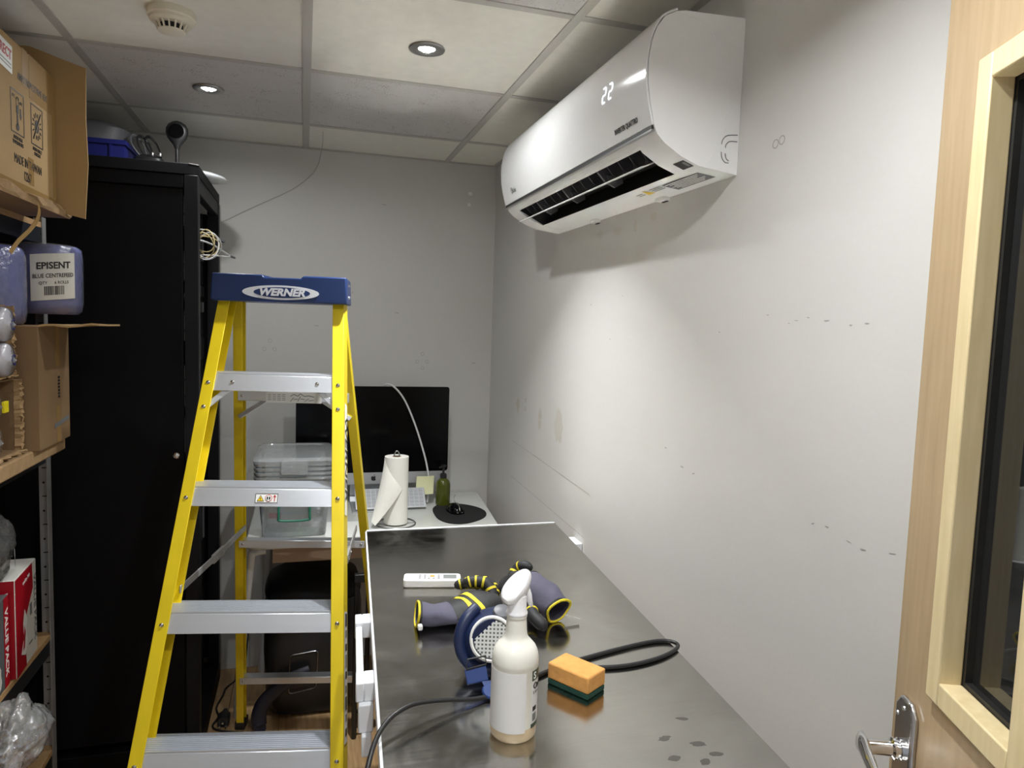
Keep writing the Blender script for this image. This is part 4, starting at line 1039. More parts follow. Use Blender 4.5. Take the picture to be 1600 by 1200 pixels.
for k, (x, y, dz, r, h_) in enumerate(((-0.785,2.116,0.0,0.092,0.200),(-0.700,2.300,0.030,0.090,0.190),(-0.975,2.130,0.0,0.092,0.200),(-0.885,2.30,0.004,0.088,0.195))):
    pr_ = [(0.001,0),(r*0.86,0.0),(r*0.96,0.010),(r,0.030),(r,h_-0.03),(r*0.96,h_-0.010),(r*0.86,h_),(0.022,h_),(0.022,h_-0.004),(0.001,h_-0.004)]
    MB().lathe(pr_, (x+0.73,y-2.21,dz), 36).build('roll', 'blue_paper', bp_, smooth=45)
    pr2 = [(r*0.868,-0.0),(r*0.975,0.008),(r*1.015,0.030),(r*1.02,h_*0.5),(r*1.015,h_-0.03),(r*0.97,h_-0.006),(r*0.80,h_+0.003)]
    MB().lathe(pr2, (x+0.73,y-2.21,dz+0.0002), 36, cap=False).build('film_wrap', 'film_wrap', bp_, smooth=60)
cr = Vector((-0.700+0.73, 2.300-2.21, 0)); ang0 = math.atan2(-2.3, 0.70)
def roll_pt(u, z, out=0.003): a = ang0+0.20+u/0.090; return Vector((cr.x+(0.0925+out)*math.cos(a), cr.y+(0.0925+out)*math.sin(a), z))
rows = [[roll_pt(u, z+0.12*u) for u in [-0.052+0.104*k/10 for k in range(11)]] for z in [0.070+0.125*j/6 for j in range(7)]]
lb = MB().sheet(rows, 0.0006).build('label', 'carton_white', bp_, smooth=50, label='white paper label with black print')
def lab_text(s_, size, z, sx=1.0, off=0.0, u0=0.0):
    mtx = place(roll_pt(u0, z, 0.0040)+Vector((0,0,0.12*u0)), (-math.sin(ang0+0.10+u0/0.09), math.cos(ang0+0.10+u0/0.09), 0.12), (0,0,1))
    o = text(s_, size, Matrix.Identity(4), 'black_print', 'label_lettering', lb, sx=sx, off=off)
    for v in o.data.vertices:
        p = roll_pt(u0+v.co.x, z+v.co.y, 0.0038+v.co.z); p.z += 0.12*(u0+v.co.x); v.co = p
lab_text('EPISENT', 0.025, 0.162, 0.86, 0.03); lab_text('BLUE CENTREFEED', 0.0155, 0.135, 0.72, 0.01); lab_text('QTY      6 ROLLS', 0.0115, 0.116, 0.8)
q = MB(); rs = random.Random(5); u = -0.022
while u < 0.022:
    w = rs.choice((0.0008,0.0016,0.0024)); a0, a1 = roll_pt(u, 0.083, 0.0036), roll_pt(u+w, 0.083, 0.0036); b0, b1 = roll_pt(u, 0.107, 0.0036), roll_pt(u+w, 0.107, 0.0036)
    for p, uu in ((a0,u),(a1,u+w),(b0,u),(b1,u+w)): p.z += 0.12*uu
    q.add([a0,a1,b1,b0], [(0,1,2,3)]); u += w+rs.choice((0.0008,0.0014))
q.build('barcode', 'black_print', lb)['kind'] = 'stuff'

# middle shelf: value packs and a wrapped bag
t = thing('value_pack_carton', 'red and white value pack carton on the middle shelf', 'box', (-0.825, 2.215, 0.5335), 0.06)
w_, d_, h_ = 0.085, 0.095, 0.275
q = MB(); q.box(-w_, w_, -d_, d_, 0, h_); bd = q.build('carton_body', 'carton_white', t, bevel=0.003)
m = place((w_+0.0004, 0, 0), (0,1,0), (0,0,1))
decal([(-d_+0.001,0.001),(-0.012,0.001),(-0.02,0.13),(0.060,0.20),(0.055,h_-0.002),(-d_+0.001,h_-0.002)], m, 'carton_red', 'red_print', bd)
decal([(-0.055,0.05),(-0.02,0.035),(0.0,0.07),(-0.010,0.10),(0.002,0.13),(-0.02,0.165),(-0.035,0.13),(-0.03,0.09)], m @ Matrix.Translation((0,0,0.0004)), 'white_print', 'printed_swirl', bd)
decal([(-0.042,0.055),(-0.028,0.06),(-0.018,0.10),(-0.026,0.12),(-0.034,0.09)], m @ Matrix.Translation((0,0,0.0008)), 'carton_red', 'printed_swirl', bd)
decal(rect(0.018,0.034,0.038,0.145), m, 'grey_print', 'printed_block', bd)
decal(rect(0.03,0.005,0.03,0.05), m, 'grey_print', 'printed_block', bd)
text('VALUE PACK', 0.032, place((w_+0.0006, d_-0.017, h_/2), (0,0,-1), (0,1,0)), 'grey_print', 'lettering', bd, off=0.02, sx=1.05)
decal(rect(2*w_-0.004, h_-0.004, 0, h_/2), place((0, -d_-0.0004, 0), (1,0,0), (0,0,1)), 'carton_red', 'red_print', bd)
text('VALUE PACK', 0.034, place((w_-0.03, -d_-0.0010, h_/2), (0,0,-1), (1,0,0)), 'white_print', 'lettering', bd, off=0.02, sx=1.05)
decal(rect(0.07, 2*d_-0.004, -0.01, 0), place((0, 0, h_+0.0002), (1,0,0), (0,1,0)), 'carton_red', 'red_print', bd)
text('quality 300', 0.014, place((w_+0.0010, -0.0, h_-0.03), (0,1,0.1), (0,-0.1,1)), 'white_print', 'lettering', bd)
t = thing('value_pack_carton', 'grey and red value pack carton nearest the camera on the middle shelf', 'box', (-0.825, 1.985, 0.5335), 0.05)
q = MB(); q.box(-0.085, 0.085, -0.12, 0.12, 0, 0.245); bd = q.build('carton_body', 'carton_grey', t, bevel=0.003)
m = place((0.0854, 0, 0), (0,1,0), (0,0,1))
decal([(0.085,0.001),(0.119,0.001),(0.119,0.243),(0.085,0.243)], m, 'carton_red', 'red_print', bd)
text('VALUE PACK', 0.030, place((0.0860, 0.103, 0.12), (0,0,-1), (0,1,0)), 'white_print', 'lettering', bd, off=0.02, sx=1.05)
decal(blob(0.03, 0.04, 16, 3), m @ Matrix.Translation((0.03,0.05,0)), 'carton_white', 'printed_picture', bd)

def crumple(name, label, cat, loc, size, seed, mt, amp=0.35, freq=2.2, sub=4, inner=None, group=None):
    t = thing(name, label, cat, loc, 0, group); sub = 5
    bm = bmesh.new(); bmesh.ops.create_icosphere(bm, subdivisions=sub, radius=1.0)
    off = Vector((seed*7.1, seed*3.3, seed*1.7))
    zmin = 9
    for v in bm.verts:
        p = v.co.copy()
        d = noise.noise(p*freq*0.7+off)*amp*0.8 + (0.5-abs(noise.noise(p*freq*1.3+off*2)))*amp*0.5 + (0.3-abs(noise.noise(p*freq*3.1+off)))*amp*0.22
        p = p*(1+d); v.co = Vector((p.x*size[0], p.y*size[1], max(p.z, -0.80)*size[2])); zmin = min(zmin, v.co.z)
    for v in bm.verts: v.co.z -= zmin
    me = bpy.data.meshes.new('film'); bm.to_mesh(me); bm.free(); me.materials.append(MATS[mt])
    me.polygons.foreach_set('use_smooth', [True]*len(me.polygons)); me.set_sharp_from_angle(angle=math.radians(75))
    o = bpy.data.objects.new('film', me); col.objects.link(o); o.parent = t
    return t
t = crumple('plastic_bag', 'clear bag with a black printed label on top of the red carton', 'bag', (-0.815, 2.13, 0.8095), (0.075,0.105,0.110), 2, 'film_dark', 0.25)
MB().lathe([(0.03,0),(0.045,0.02),(0.045,0.12),(0.03,0.14),(0.001,0.14)], (0,-0.02,0.004), 20).build('contents', 'grey_plastic', t, smooth=40)
m = place((0.075, 0.015, 0.062), (-0.35,1,0.15), (0,-0.1,1)); lb = decal(rect(0.075,0.034), m, 'black_print', 'printed_label', t); text('HARK', 0.018, m @ Matrix.Translation((0.008,0.0,0.0006)), 'white_print', 'lettering', lb, off=0.02)
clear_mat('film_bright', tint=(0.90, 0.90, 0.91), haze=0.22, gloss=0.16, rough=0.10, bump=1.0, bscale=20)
crumple('plastic_bag', 'crumpled clear plastic bag bulging from the lowest shelf', 'bag', (-0.720, 1.88, 0.1635), (0.080,0.12,0.140), 5, 'film_bright', 0.42, 2.2)
crumple('plastic_bag', 'shiny crumpled plastic bag resting on top of the lowest bag', 'bag', (-0.650, 1.87, 0.447), (0.050,0.105,0.080), 8, 'film_bright', 0.45, 2.4)
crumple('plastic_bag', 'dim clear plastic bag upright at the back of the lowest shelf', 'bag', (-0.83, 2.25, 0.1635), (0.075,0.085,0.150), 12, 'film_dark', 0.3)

# ------------------------------------------------------------------ white desk
zd = 0.75
dk = thing('white_desk', 'white desk with rounded corners against the back wall', 'desk', (0.31, 2.85, 0))
def Dk(x, y, z): return Vector((x-0.31, y-2.85, z))
def rounded(c4, r, n=5):
    out = []
    for i in range(4):
        p = Vector(c4[i]); a = (Vector(c4[i-1])-p).normalized(); c = (Vector(c4[(i+1)%4])-p).normalized()
        for k in range(n+1):
            t_ = k/n; q0 = p+a*r; q1 = p+c*r; out.append((q0*(1-t_)**2+p*2*t_*(1-t_)+q1*t_*t_))
    return out
poly = rounded([(-0.190,2.532),(0.732,2.532),(0.786,3.166),(-0.190,3.166)], 0.05)
MB().prism(poly, zd-0.026, zd, lambda p, z: Dk(p[0], p[1], z)).build('desktop', 'desk_white', dk, bevel=0.006, seg=3)
for (x0, x1, y0, y1) in ((-0.10,0.68,2.565,2.585),(-0.10,0.70,3.12,3.14)):
    a = Dk(x0,y0,0); c = Dk(x1,y1,0); MB().box(a.x,c.x,a.y,c.y,zd-0.085,zd-0.0265).build('apron', 'desk_apron', dk)
for (x, y, bx_, by_) in ((-0.172,2.575,-0.236,2.775),(0.695,2.575,0.715,2.60),(-0.135,3.12,-0.165,3.12),(0.72,3.12,0.735,3.12)):
    MB().tube(smooth_path([Dk(x+0.05*(1 if x < 0.3 else -1), y, zd-0.040), Dk(x+0.012*(1 if x < 0.3 else -1), y, zd-0.045), Dk(x, y, zd-0.075), Dk((x+bx_)/2, (y+by_)/2, zd*0.5), Dk(bx_, by_, 0.0)], 5), 0.014, 10).build('leg', 'white_plastic', dk, smooth=50)

mo = thing('computer_monitor', 'large black all-in-one computer with a silver chin on the white desk', 'computer', (0.288, 3.0, zd))
q = MB(); poly = [(x, z) for x, z in rounded([(-0.318,0.138),(0.318,0.138),(0.318,0.505),(-0.318,0.505)], 0.012, 3)]
q.prism(poly, 0, 0.003, lambda p, t_: Vector((p[0], t_, p[1]))); q.build('screen_glass', 'black_gloss', mo)
q = MB(); poly = rounded([(-0.318,0.088),(0.318,0.088),(0.318,0.1375),(-0.318,0.1375)], 0.010, 3); q.prism(poly, 0, 0.003, lambda p, t_: Vector((p[0], t_, p[1]))); chin = q.build('chin', 'monitor_alu', mo)
q = MB(); rings = []
for y, s_ in ((0.0032,1.0),(0.010,0.995),(0.020,0.90),(0.034,0.62),(0.042,0.3)):
    rings.append([Vector((0.317*s_*math.copysign(abs(math.cos(a))**0.25, math.cos(a)), y, 0.2965+0.207*s_*math.copysign(abs(math.sin(a))**0.25, math.sin(a)))) for a in [2*PI*k/48 for k in range(48)]])
q.loft(rings).build('back_shell', 'monitor_alu', mo, smooth=40)
q = MB(); q.prism([(-0.13,0),(-0.13,0.004),(0.035,0.006),(0.055,0.03),(0.035,0.24),(0.043,0.24),(0.066,0.03),(0.06,0.0)], -0.095, 0.095, lambda p, t_: Vector((t_, p[0]+0.0, p[1]))); q.build('stand', 'monitor_alu', mo, bevel=0.001)
# fruit emblem on the chin
ap = [(0.0,0.0065),(0.003,0.0085),(0.0068,0.0082),(0.0095,0.0055),(0.0078,0.0030),(0.0072,0.0),(0.0082,-0.0030),(0.0100,-0.0046),(0.0075,-0.0095),(0.0045,-0.0115),(0.0015,-0.0105),(0.0,-0.0102),(-0.0015,-0.0105),(-0.0045,-0.0115),(-0.0085,-0.0075),(-0.0103,-0.001),(-0.0098,0.005),(-0.0068,0.0082),(-0.003,0.0085)]
m = place((0.0, -0.0002, 0.113), (1,0,0), (0,0,1)); decal(ap, m, 'black_print', 'fruit_emblem', chin); decal([(0.0005,0.0095),(0.0045,0.0115),(0.0055,0.0160),(0.0015,0.0140)], m, 'black_print', 'fruit_emblem', chin)
MB().lathe([(0.0018,0),(0.0018,0.0003)], (-0.12,-0.0001,0.490), 10, Matrix.Rotation(PI/2,3,'X')).build('camera_dot', 'grey_print', mo)
o = MB().tube(smooth_path([(0.30,3.052,1.15),(0.318,3.040,1.235),(0.335,3.012,1.262),(0.365,2.988,1.255),(0.41,2.985,1.20),(0.455,2.984,1.10),(0.492,2.983,0.99),(0.515,2.982,0.90),(0.522,2.980,0.82),(0.515,2.972,0.757)], 6), 0.0042, 8).build('white_cable', 'cable_white', smooth=60)
tag(o, 'white cable draped over the front of the black computer screen', 'cable')
# keyboard leaning on the foot of the computer
kb = thing('keyboard', 'slim silver and white keyboard tilted against the computer', 'keyboard', (0.352, 2.885, 0.753))
mk = place((0,0,0.006), (1,0,0), (0,0.080,0.075))
MB().box(-0.145, 0.145, 0, 0.098, -0.002, 0.003, mk).build('keyboard_base', 'monitor_alu', kb, bevel=0.001)
q = MB()
for r_ in range(5):
    for k in range(14):
        if r_ == 0 and 4 <= k <= 7: continue
        x = -0.138+k*0.0198; q.box(x, x+0.0165, 0.008+r_*0.0178, 0.0225+r_*0.0178, 0.003, 0.0048, mk)
q.box(-0.138+4*0.0198, -0.138+8*0.0198-0.0033, 0.008, 0.0225, 0.003, 0.0048, mk)
mat('key_grey', srgb(172, 174, 178), rough=0.5)
ko = q.build('keys', 'key_grey', kb); ko['kind'] = 'stuff'
rows = []
for k in range(7):
    u = k/6; rows.append([(0.468+0.076*j/4-0.006*u, 2.972-0.020*u*u-0.004*math.sin(j), 0.872-0.075*u) for j in range(5)])
o = MB().sheet(rows, 0.0006).build('sticky_note', 'note_yellow', smooth=60); tag(o, 'pale yellow sticky note on the chin of the computer', 'note')
# pump bottle
t = thing('pump_bottle', 'olive green bottle with a black pump beside the computer', 'bottle', (0.578, 2.945, zd))
MB().lathe([(0.001,0),(0.026,0.0),(0.0305,0.004),(0.031,0.012),(0.031,0.088),(0.028,0.102),(0.020,0.112),(0.013,0.118),(0.0125,0.126),(0.001,0.126)], n=32).build('bottle_body', 'bottle_green', t, smooth=40)
MB().lathe([(0.0145,0.119),(0.0145,0.134),(0.010,0.138),(0.005,0.140),(0.005,0.165),(0.011,0.167),(0.011,0.174),(0.001,0.176)], n=20).build('pump', 'black_plastic', t, smooth=40)
MB().bar((0,0,0.170), (-0.022,-0.025,0.168), 0.008, 0.006).build('spout', 'black_plastic', t, bevel=0.001)
# mouse mat and mouse
def mat_pt(a):
    r_ = 1.0+0.08*math.cos(a-0.3)-0.07*math.cos(2*a+0.6)*0.6+(0.06*math.cos(3*a)); return (0.112*r_*math.cos(a), 0.150*r_*math.sin(a))
q = MB(); q.prism([mat_pt(2*PI*k/48) for k in range(48)], 0, 0.004, lambda p, z: Vector((p[0], p[1], z)))
o = q.build('mouse_mat', 'felt_black', bevel=0.0012); o.location = (0.608, 2.775+0.02, zd); tag(o, 'black rounded mouse mat on the right of the white desk', 'mouse mat')
t = thing('computer_mouse', 'small black mouse with a silver strip on the round mat', 'mouse', (0.605, 2.815, zd+0.0042), 0.2)
q = MB(); rings = []
for y, s_, h_ in ((-0.052,0.25,0.010),(-0.048,0.7,0.02),(-0.03,1.0,0.033),(0.0,1.05,0.038),(0.03,0.95,0.030),(0.048,0.65,0.018),(0.052,0.25,0.008)):
    rings.append([Vector((0.030*s_*math.cos(a), y, h_*max(0, math.sin(a)))) for a in [2*PI*k/20 for k in range(20)]])
q.loft(rings).build('mouse_body', 'black_gloss', t, smooth=60)
MB().tube(smooth_path([(0,-0.0495,0.012),(0,-0.045,0.026),(0,-0.03,0.0345),(0,0,0.039),(0,0.012,0.047),(0.002,0.014,0.062),(0.006,0.012,0.066)], 4), 0.0016, 6).build('silver_strip', 'chrome', t, smooth=60)
MB().box(-0.012, 0.012, -0.0515, -0.047, 0.003, 0.009).build('front_plate', 'chrome', t, bevel=0.001)
# paper towel on a wire stand
pc = (0.345, 2.690)
t = thing('towel_holder', 'steel wire paper towel stand on the front of the desk', 'towel holder', (*pc, zd))
MB().tube([(0.076*math.cos(2*PI*k/40), 0.076*math.sin(2*PI*k/40), 0.003) for k in range(40)], 0.0028, 8, closed=True).build('base_ring', 'wire_steel', t, smooth=60)
MB().tube([(-0.074,0,0.0032),(0.074,0,0.0032)], 0.0024, 8).build('cross_wire', 'wire_steel', t, smooth=60)
MB().tube(smooth_path([(-0.006,0,0.004),(-0.006,0,0.15),(-0.006,0,0.255),(-0.010,0,0.268),(-0.006,0,0.281),(0.0,0,0.285),(0.006,0,0.281),(0.010,0,0.268),(0.006,0,0.255),(0.006,0,0.15),(0.006,0,0.004)], 5), 0.0026, 8).build('centre_loop', 'wire_steel', t, smooth=60)
t = thing('paper_towel_roll', 'white paper towel roll with one sheet hanging loose', 'paper towel', (*pc, zd+0.0065))
r_ = 0.0455; MB().lathe([(0.017,0),(r_,0),(r_,0.258),(0.017,0.258),(0.017,0.0)], n=40, cap=False).build('roll', 'paper_white', t, smooth=40)
MB().lathe([(0.0160,0),(0.0168,0),(0.0168,0.2581),(0.0160,0.2581),(0.0160,0)], n=24, cap=False).build('core', 'cardboard', t, smooth=40)
rows = []
for i in range(21):
    u = i/20; row = []
    for j in range(11):
        v = j/10
        a = PI*1.02+v*PI*0.60           # leaves the roll from its left side round to the front right
        p0 = Vector(((r_+0.0012)*math.cos(a), (r_+0.0012)*math.sin(a), 0.254-0.115*v))
        p1 = Vector((-0.097+0.014*v, -0.045-0.012*v, 0.018-0.012*v))
        k1 = Vector(((r_+0.0012)*math.cos(a)-0.030*v, (r_+0.0012)*math.sin(a)-0.020*v-0.004, 0.254-0.115*v-0.045))
        row.append(p0*(1-u)**2+k1*2*u*(1-u)+p1*u*u)
    rows.append(row)
MB().sheet(rows, 0.0009).build('loose_sheet', 'paper_white', t, smooth=60)
# papers on the desk
for k, (x, y, a) in enumerate(((0.150,2.640,0.05),(0.158,2.652,-0.06))):
    q = MB(); q.box(-0.074, 0.074, -0.095, 0.095, 0, 0.0006, Matrix.Rotation(a, 4, 'Z')); o = q.build('paper_sheet', 'paper_plain'); o.location = (x, y, zd+0.0003+k*0.001)
    tag(o, 'lower white paper sheet on the desk beside the tubs' if k == 0 else 'upper white paper sheet on the desk beside the tubs', 'paper', 'paper sheets on the desk')

# nested clear tubs
def tub_ring(hw, hd, r, z, n=5, cx=0, cy=0):
    return [Vector((p[0]+cx, p[1]+cy, z)) for p in rounded([(-hw,-hd),(hw,-hd),(hw,hd),(-hw,hd)], r, n)]
TX, TY = -0.028, 2.732
TL = ['bottom clear plastic tub with green clips, holding the nested stack', 'second clear plastic tub up in the nested stack on the desk', 'third clear plastic tub up in the nested stack on the desk', 'topmost clear plastic tub in the nested stack, under the lid']
for k in range(4):
    zo = k*0.0165
    t = thing('plastic_tub', TL[k], 'storage tub', (TX, TY, zd+zo+0.0003), 0, 'nested clear storage tubs')
    q = MB(); s_ = 1.0
    q.loft([tub_ring(0.105,0.145,0.03,0.0015), tub_ring(0.110,0.150,0.03,0.006), tub_ring(0.128,0.172,0.03,0.222)], cap=False)
    q.add(tub_ring(0.105,0.145,0.03,0.0015), [tuple(range(24))])
    q.build('tub_wall', 'clear_tub', t, smooth=50)
    q = MB(); q.loft([tub_ring(0.129,0.173,0.03,0.212), tub_ring(0.137,0.181,0.032,0.214), tub_ring(0.138,0.182,0.032,0.2225), tub_ring(0.130,0.174,0.03,0.2235)], cap=False); q.build('rim', 'clear_lid', t, smooth=40)
    if k == 0:
        q = MB(); q.tube(smooth_path([(-0.052,-0.168,0.150),(-0.052,-0.176,0.085),(-0.045,-0.176,0.068),(0.045,-0.176,0.068),(0.052,-0.176,0.085),(0.052,-0.168,0.150)], 4), 0.0042, 8); q.build('clip_handle', 'green_clip', t, smooth=50)
        for s2 in (-1,1): MB().box(s2*0.052-0.010, s2*0.052+0.010, -0.182, -0.168, 0.146, 0.168).build('clip', 'green_clip', t, bevel=0.002)
        MB().box(-0.085, -0.045, -0.1515, -0.1505, 0.072, 0.092).build('red_sticker', 'red_print', t)
t = thing('tub_lid', 'clear plastic lid closing the top of the nested tubs', 'lid', (TX, TY, zd+0.0003+3*0.0165+0.2245), 0)
q = MB(); q.loft([tub_ring(0.139,0.183,0.032,0.0), tub_ring(0.140,0.184,0.032,0.006), tub_ring(0.128,0.172,0.03,0.013), tub_ring(0.110,0.150,0.026,0.013), tub_ring(0.108,0.148,0.026,0.009)], cap=False)
q.add(tub_ring(0.108,0.148,0.026,0.009), [tuple(range(24))]); q.build('lid_panel', 'clear_lid', t, smooth=40)
for s2 in (-1,1): MB().box(-0.045, 0.045, s2*0.186-0.003, s2*0.186+0.003, -0.040, 0.010).build('clip', 'clear_lid', t, bevel=0.001)

# ------------------------------------------------------------------ under the desk and on the floor
t = thing('waste_bin', 'rounded black bin with a silver rectangular outline under the desk', 'bin', (0.045, 2.865, 0))
def sup(hw, hd, z, e=0.45, n=36, cx=0, cy=0): return [Vector((cx+hw*math.copysign(abs(math.cos(a))**e, math.cos(a)), cy+hd*math.copysign(abs(math.sin(a))**e, math.sin(a)), z)) for a in [2*PI*k/n for k in range(n)]]
q = MB(); q.loft([sup(0.12,0.11,0.0), sup(0.160,0.150,0.015), sup(0.176,0.165,0.06), sup(0.186,0.172,0.25), sup(0.184,0.170,0.42), sup(0.178,0.165,0.46)]); q.build('bin_body', 'black_plastic', t, smooth=50)
q = MB(); q.loft([sup(0.182,0.168,0.461,0.6), sup(0.184,0.170,0.475,0.6), sup(0.170,0.155,0.515,0.7), sup(0.12,0.11,0.545,0.9), sup(0.02,0.02,0.552,1.0)]); q.build('bin_lid', 'rack_edge', t, smooth=50)
def bpt(x, z): return Vector((x, -0.1745, z))
pts = rounded([(-0.090,0.110),(0.010,0.125),(0.016,0.272),(-0.086,0.262)], 0.014, 4)
MB().tube([bpt(p[0], p[1]) for p in pts], 0.0022, 6, closed=True).build('silver_outline', 'satin_chrome', t, smooth=60)
o = MB().tube(smooth_path([(0.03,2.668,0.20),(-0.03,2.660,0.185),(-0.085,2.652,0.155),(-0.130,2.646,0.115),(-0.148,2.642,0.07),(-0.146,2.638,0.03),(-0.142,2.634,0.028)], 6), 0.027, 12, flat=(1,0.5,1)).build('navy_hose', 'navy_plastic', smooth=50)
tag(o, 'dark navy hose curving down in front of the black bin', 'hose')
t = thing('power_lead', 'black power lead with a plug on the floor by the cabinet', 'power cable', (-0.28, 2.8, 0))
MB().tube(smooth_path([(0.06,0.36,0.30),(0.05,0.32,0.06),(0.02,0.27,0.004),(-0.015,0.20,0.004),(-0.022,0.14,0.004),(-0.036,0.05,0.004),(-0.022,-0.02,0.004),(-0.035,-0.08,0.004),(-0.012,-0.115,0.004),(0.045,-0.140,0.004),(0.080,-0.150,0.004)], 6), 0.0038, 8).build('cable', 'cable_black', t, smooth=60)
q = MB(); q.loft([[Vector((0.003+0.022*s_*math.copysign(abs(math.cos(a))**0.6, math.cos(a)), y, 0.020+0.019*s_*math.copysign(abs(math.sin(a))**0.6, math.sin(a)))) for a in [2*PI*k/16 for k in range(16)]] for y, s_ in ((-0.095,0.9),(-0.085,1.0),(-0.050,1.0),(-0.030,0.6),(-0.005,0.35))])
q.build('plug', 'black_plastic', t, smooth=50)
for x, z in ((-0.008,0.014),(0.014,0.014),(0.003,0.027)): MB().box(x-0.003, x+0.003, -0.115, -0.095, z-0.002, z+0.002).build('pin', 'satin_chrome', t)
t = thing('folded_stand', 'pair of slim black legs of a folded stand beside the worktop', 'stand', (0.205, 2.50, 0))
for x in (-0.018, 0.024):
    MB().tube([(x,0.03,0.0),(x,0.025,0.012),(x,0.0,0.60)], 0.0, 8, rs=[0.010,0.010,0.008]).build('leg', 'black_plastic', t, smooth=50)
MB().box(-0.018, 0.024, 0.018, 0.026, 0.10, 0.11).build('stretcher', 'black_plastic', t)
MB().box(-0.026, 0.032, -0.012, 0.012, 0.60, 0.63).build('head', 'black_plastic', t, bevel=0.003)
o = MB().box(0.806, 0.832, 1.985, 2.055, 0, 0.866).build('cable_trunking', 'white_plastic', bevel=0.004); tag(o, 'white plastic trunking end between the worktop and the wall', 'trunking')

# ------------------------------------------------------------------ things on the worktop
t = thing('remote_control', 'white air conditioner remote control with a small grey screen', 'remote', (0.309, 1.683, zt+0.0003), -0.19)
q = MB(); q.loft([tub_ring(0.066,0.020,0.008,0.0,4), tub_ring(0.070,0.0245,0.009,0.003,4), tub_ring(0.0705,0.0255,0.009,0.013,4), tub_ring(0.0695,0.0245,0.009,0.0185,4), tub_ring(0.067,0.022,0.008,0.020,4)]); q.build('remote_body', 'remote_white', t, smooth=35)
zz = 0.0202
MB().box(0.027, 0.060, -0.013, 0.013, 0.0195, zz+0.0006).build('screen', 'lcd_grey', t)
MB().lathe([(0.0062,0),(0.006,0.0016),(0.001,0.002)], (0.000,0.003,zz-0.0004), 16).build('button', 'orange_print', t, label='round orange button')
for x, y in ((-0.030,0.010),(-0.030,0.0),(-0.030,-0.010),(-0.018,0.010),(-0.018,0.0),(-0.018,-0.010),(-0.008,-0.011),(0.004,-0.011),(0.016,0.009),(0.016,-0.002),(0.016,-0.012)):
    MB().lathe([(0.0032,0),(0.003,0.0012),(0.001,0.0014)], (x,y,zz-0.0004), 10).build('button', 'grey_print', t)
decal(rect(0.010,0.002,-0.052,0.0), place((0,0,zz), (1,0,0), (0,1,0)), 'grey_print', 'lettering_line', t)

t = thing('spray_bottle', 'translucent white spray bottle with a blank label on the worktop', 'spray bottle', (0.324, 1.026, zt+0.0003))
R_ = 0.0365
MB().lathe([(0.001,0.0),(0.032,0.0),(R_-0.001,0.004),(R_,0.009),(R_,0.0225)], n=44, cap=False).build('base', 'liquid', t, smooth=40, label='amber liquid showing at the bottom')
MB().lathe([(R_,0.0225),(R_,0.118),(R_+0.0004,0.119),(R_+0.0004,0.124),(R_,0.130),(R_-0.0015,0.137),(0.0315,0.1445),(0.0255,0.1515),(0.0205,0.1565),(0.0178,0.162),(0.0168,0.170),(0.0155,0.191),(0.0165,0.192),(0.0165,0.196),(0.001,0.196)], n=44, cap=False).build('bottle_body', 'bottle_pe', t, smooth=40)
def arc_label(a0, a1, z0, z1_, out, mt, name, parent):
    rows = [[Vector(((R_+out)*math.cos(a), (R_+out)*math.sin(a), z)) for a in [a0+(a1-a0)*k/24 for k in range(25)]] for z in (z0, z1_)]
    return MB().sheet(rows, 0.0004).build(name, mt, parent, smooth=60)
D = math.radians
l1 = arc_label(D(-205), D(-77), 0.0185, 0.114, 0.0005, 'label_white', 'front_label', t)
l2 = arc_label(D(-60), D(30), 0.0235, 0.114, 0.0005, 'label_white', 'side_label', t)
arc_label(D(-60), D(30), 0.0985, 0.1145, 0.0009, 'label_green', 'label_band', l2); arc_label(D(-60), D(30), 0.0225, 0.029, 0.0009, 'label_green', 'label_band', l2)
def arc_text(s_, size, a, z, mt, sx=1.0):
    o = text(s_, size, Matrix.Identity(4), mt, 'lettering', l2, align='LEFT', sx=sx, off=0.02)
    for v in o.data.vertices:
        aa = a+v.co.x/R_; r2 = R_+0.0011+v.co.z; v.co = Vector((r2*math.cos(aa), r2*math.sin(aa), z+v.co.y))
arc_text('Oxi', 0.014, D(-56), 0.089, 'black_print'); arc_text('5 litre', 0.006, D(-56), 0.079, 'grey_print'); arc_text('S', 0.015, D(-56), 0.106, 'white_print')
arc_label(D(-55), D(-40), 0.033, 0.045, 0.0009, 'grey_print', 'hazard_mark', l2); arc_label(D(-55), D(-40), 0.049, 0.056, 0.0009, 'black_print', 'hazard_mark', l2)
MB().lathe([(0.0168,0.1955),(0.0172,0.197),(0.0168,0.199),(0.0150,0.203),(0.0150,0.226),(0.001,0.226)], n=28).build('collar', 'spray_white', t, smooth=35)
q = MB(); ax_ = Vector((0.60,0.06,0.80)).normalized(); bx2 = Vector((0.80,0.10,-0.60)).normalized(); cx2 = ax_.cross(bx2).normalized(); bx2 = cx2.cross(ax_)
ctr = Vector((-0.001,0.0,0.2385)); rings = []
nf_ = Vector((-0.50,-0.66,0.56)).normalized(); pf_ = ctr+nf_*0.0085
for i in range(17):
    ph = -PI/2+PI*(i+0.02)/16.04; u = math.sin(ph)
    rad = math.cos(ph)**0.85; ring_ = []
    for k in range(32):
        a = 2*PI*k/32
        p = ctr+ax_*0.031*u+bx2*(0.0185-0.0035*u)*rad*math.cos(a)+cx2*(0.0165-0.003*u)*rad*math.sin(a)
        dd = (p-pf_).dot(nf_)
        if dd > 0: p = p-nf_*dd*0.93
        p.z = max(p.z, 0.2135)
        ring_.append(p)
    rings.append(ring_)
q.loft(rings).build('spray_head', 'spray_white', t, smooth=38)
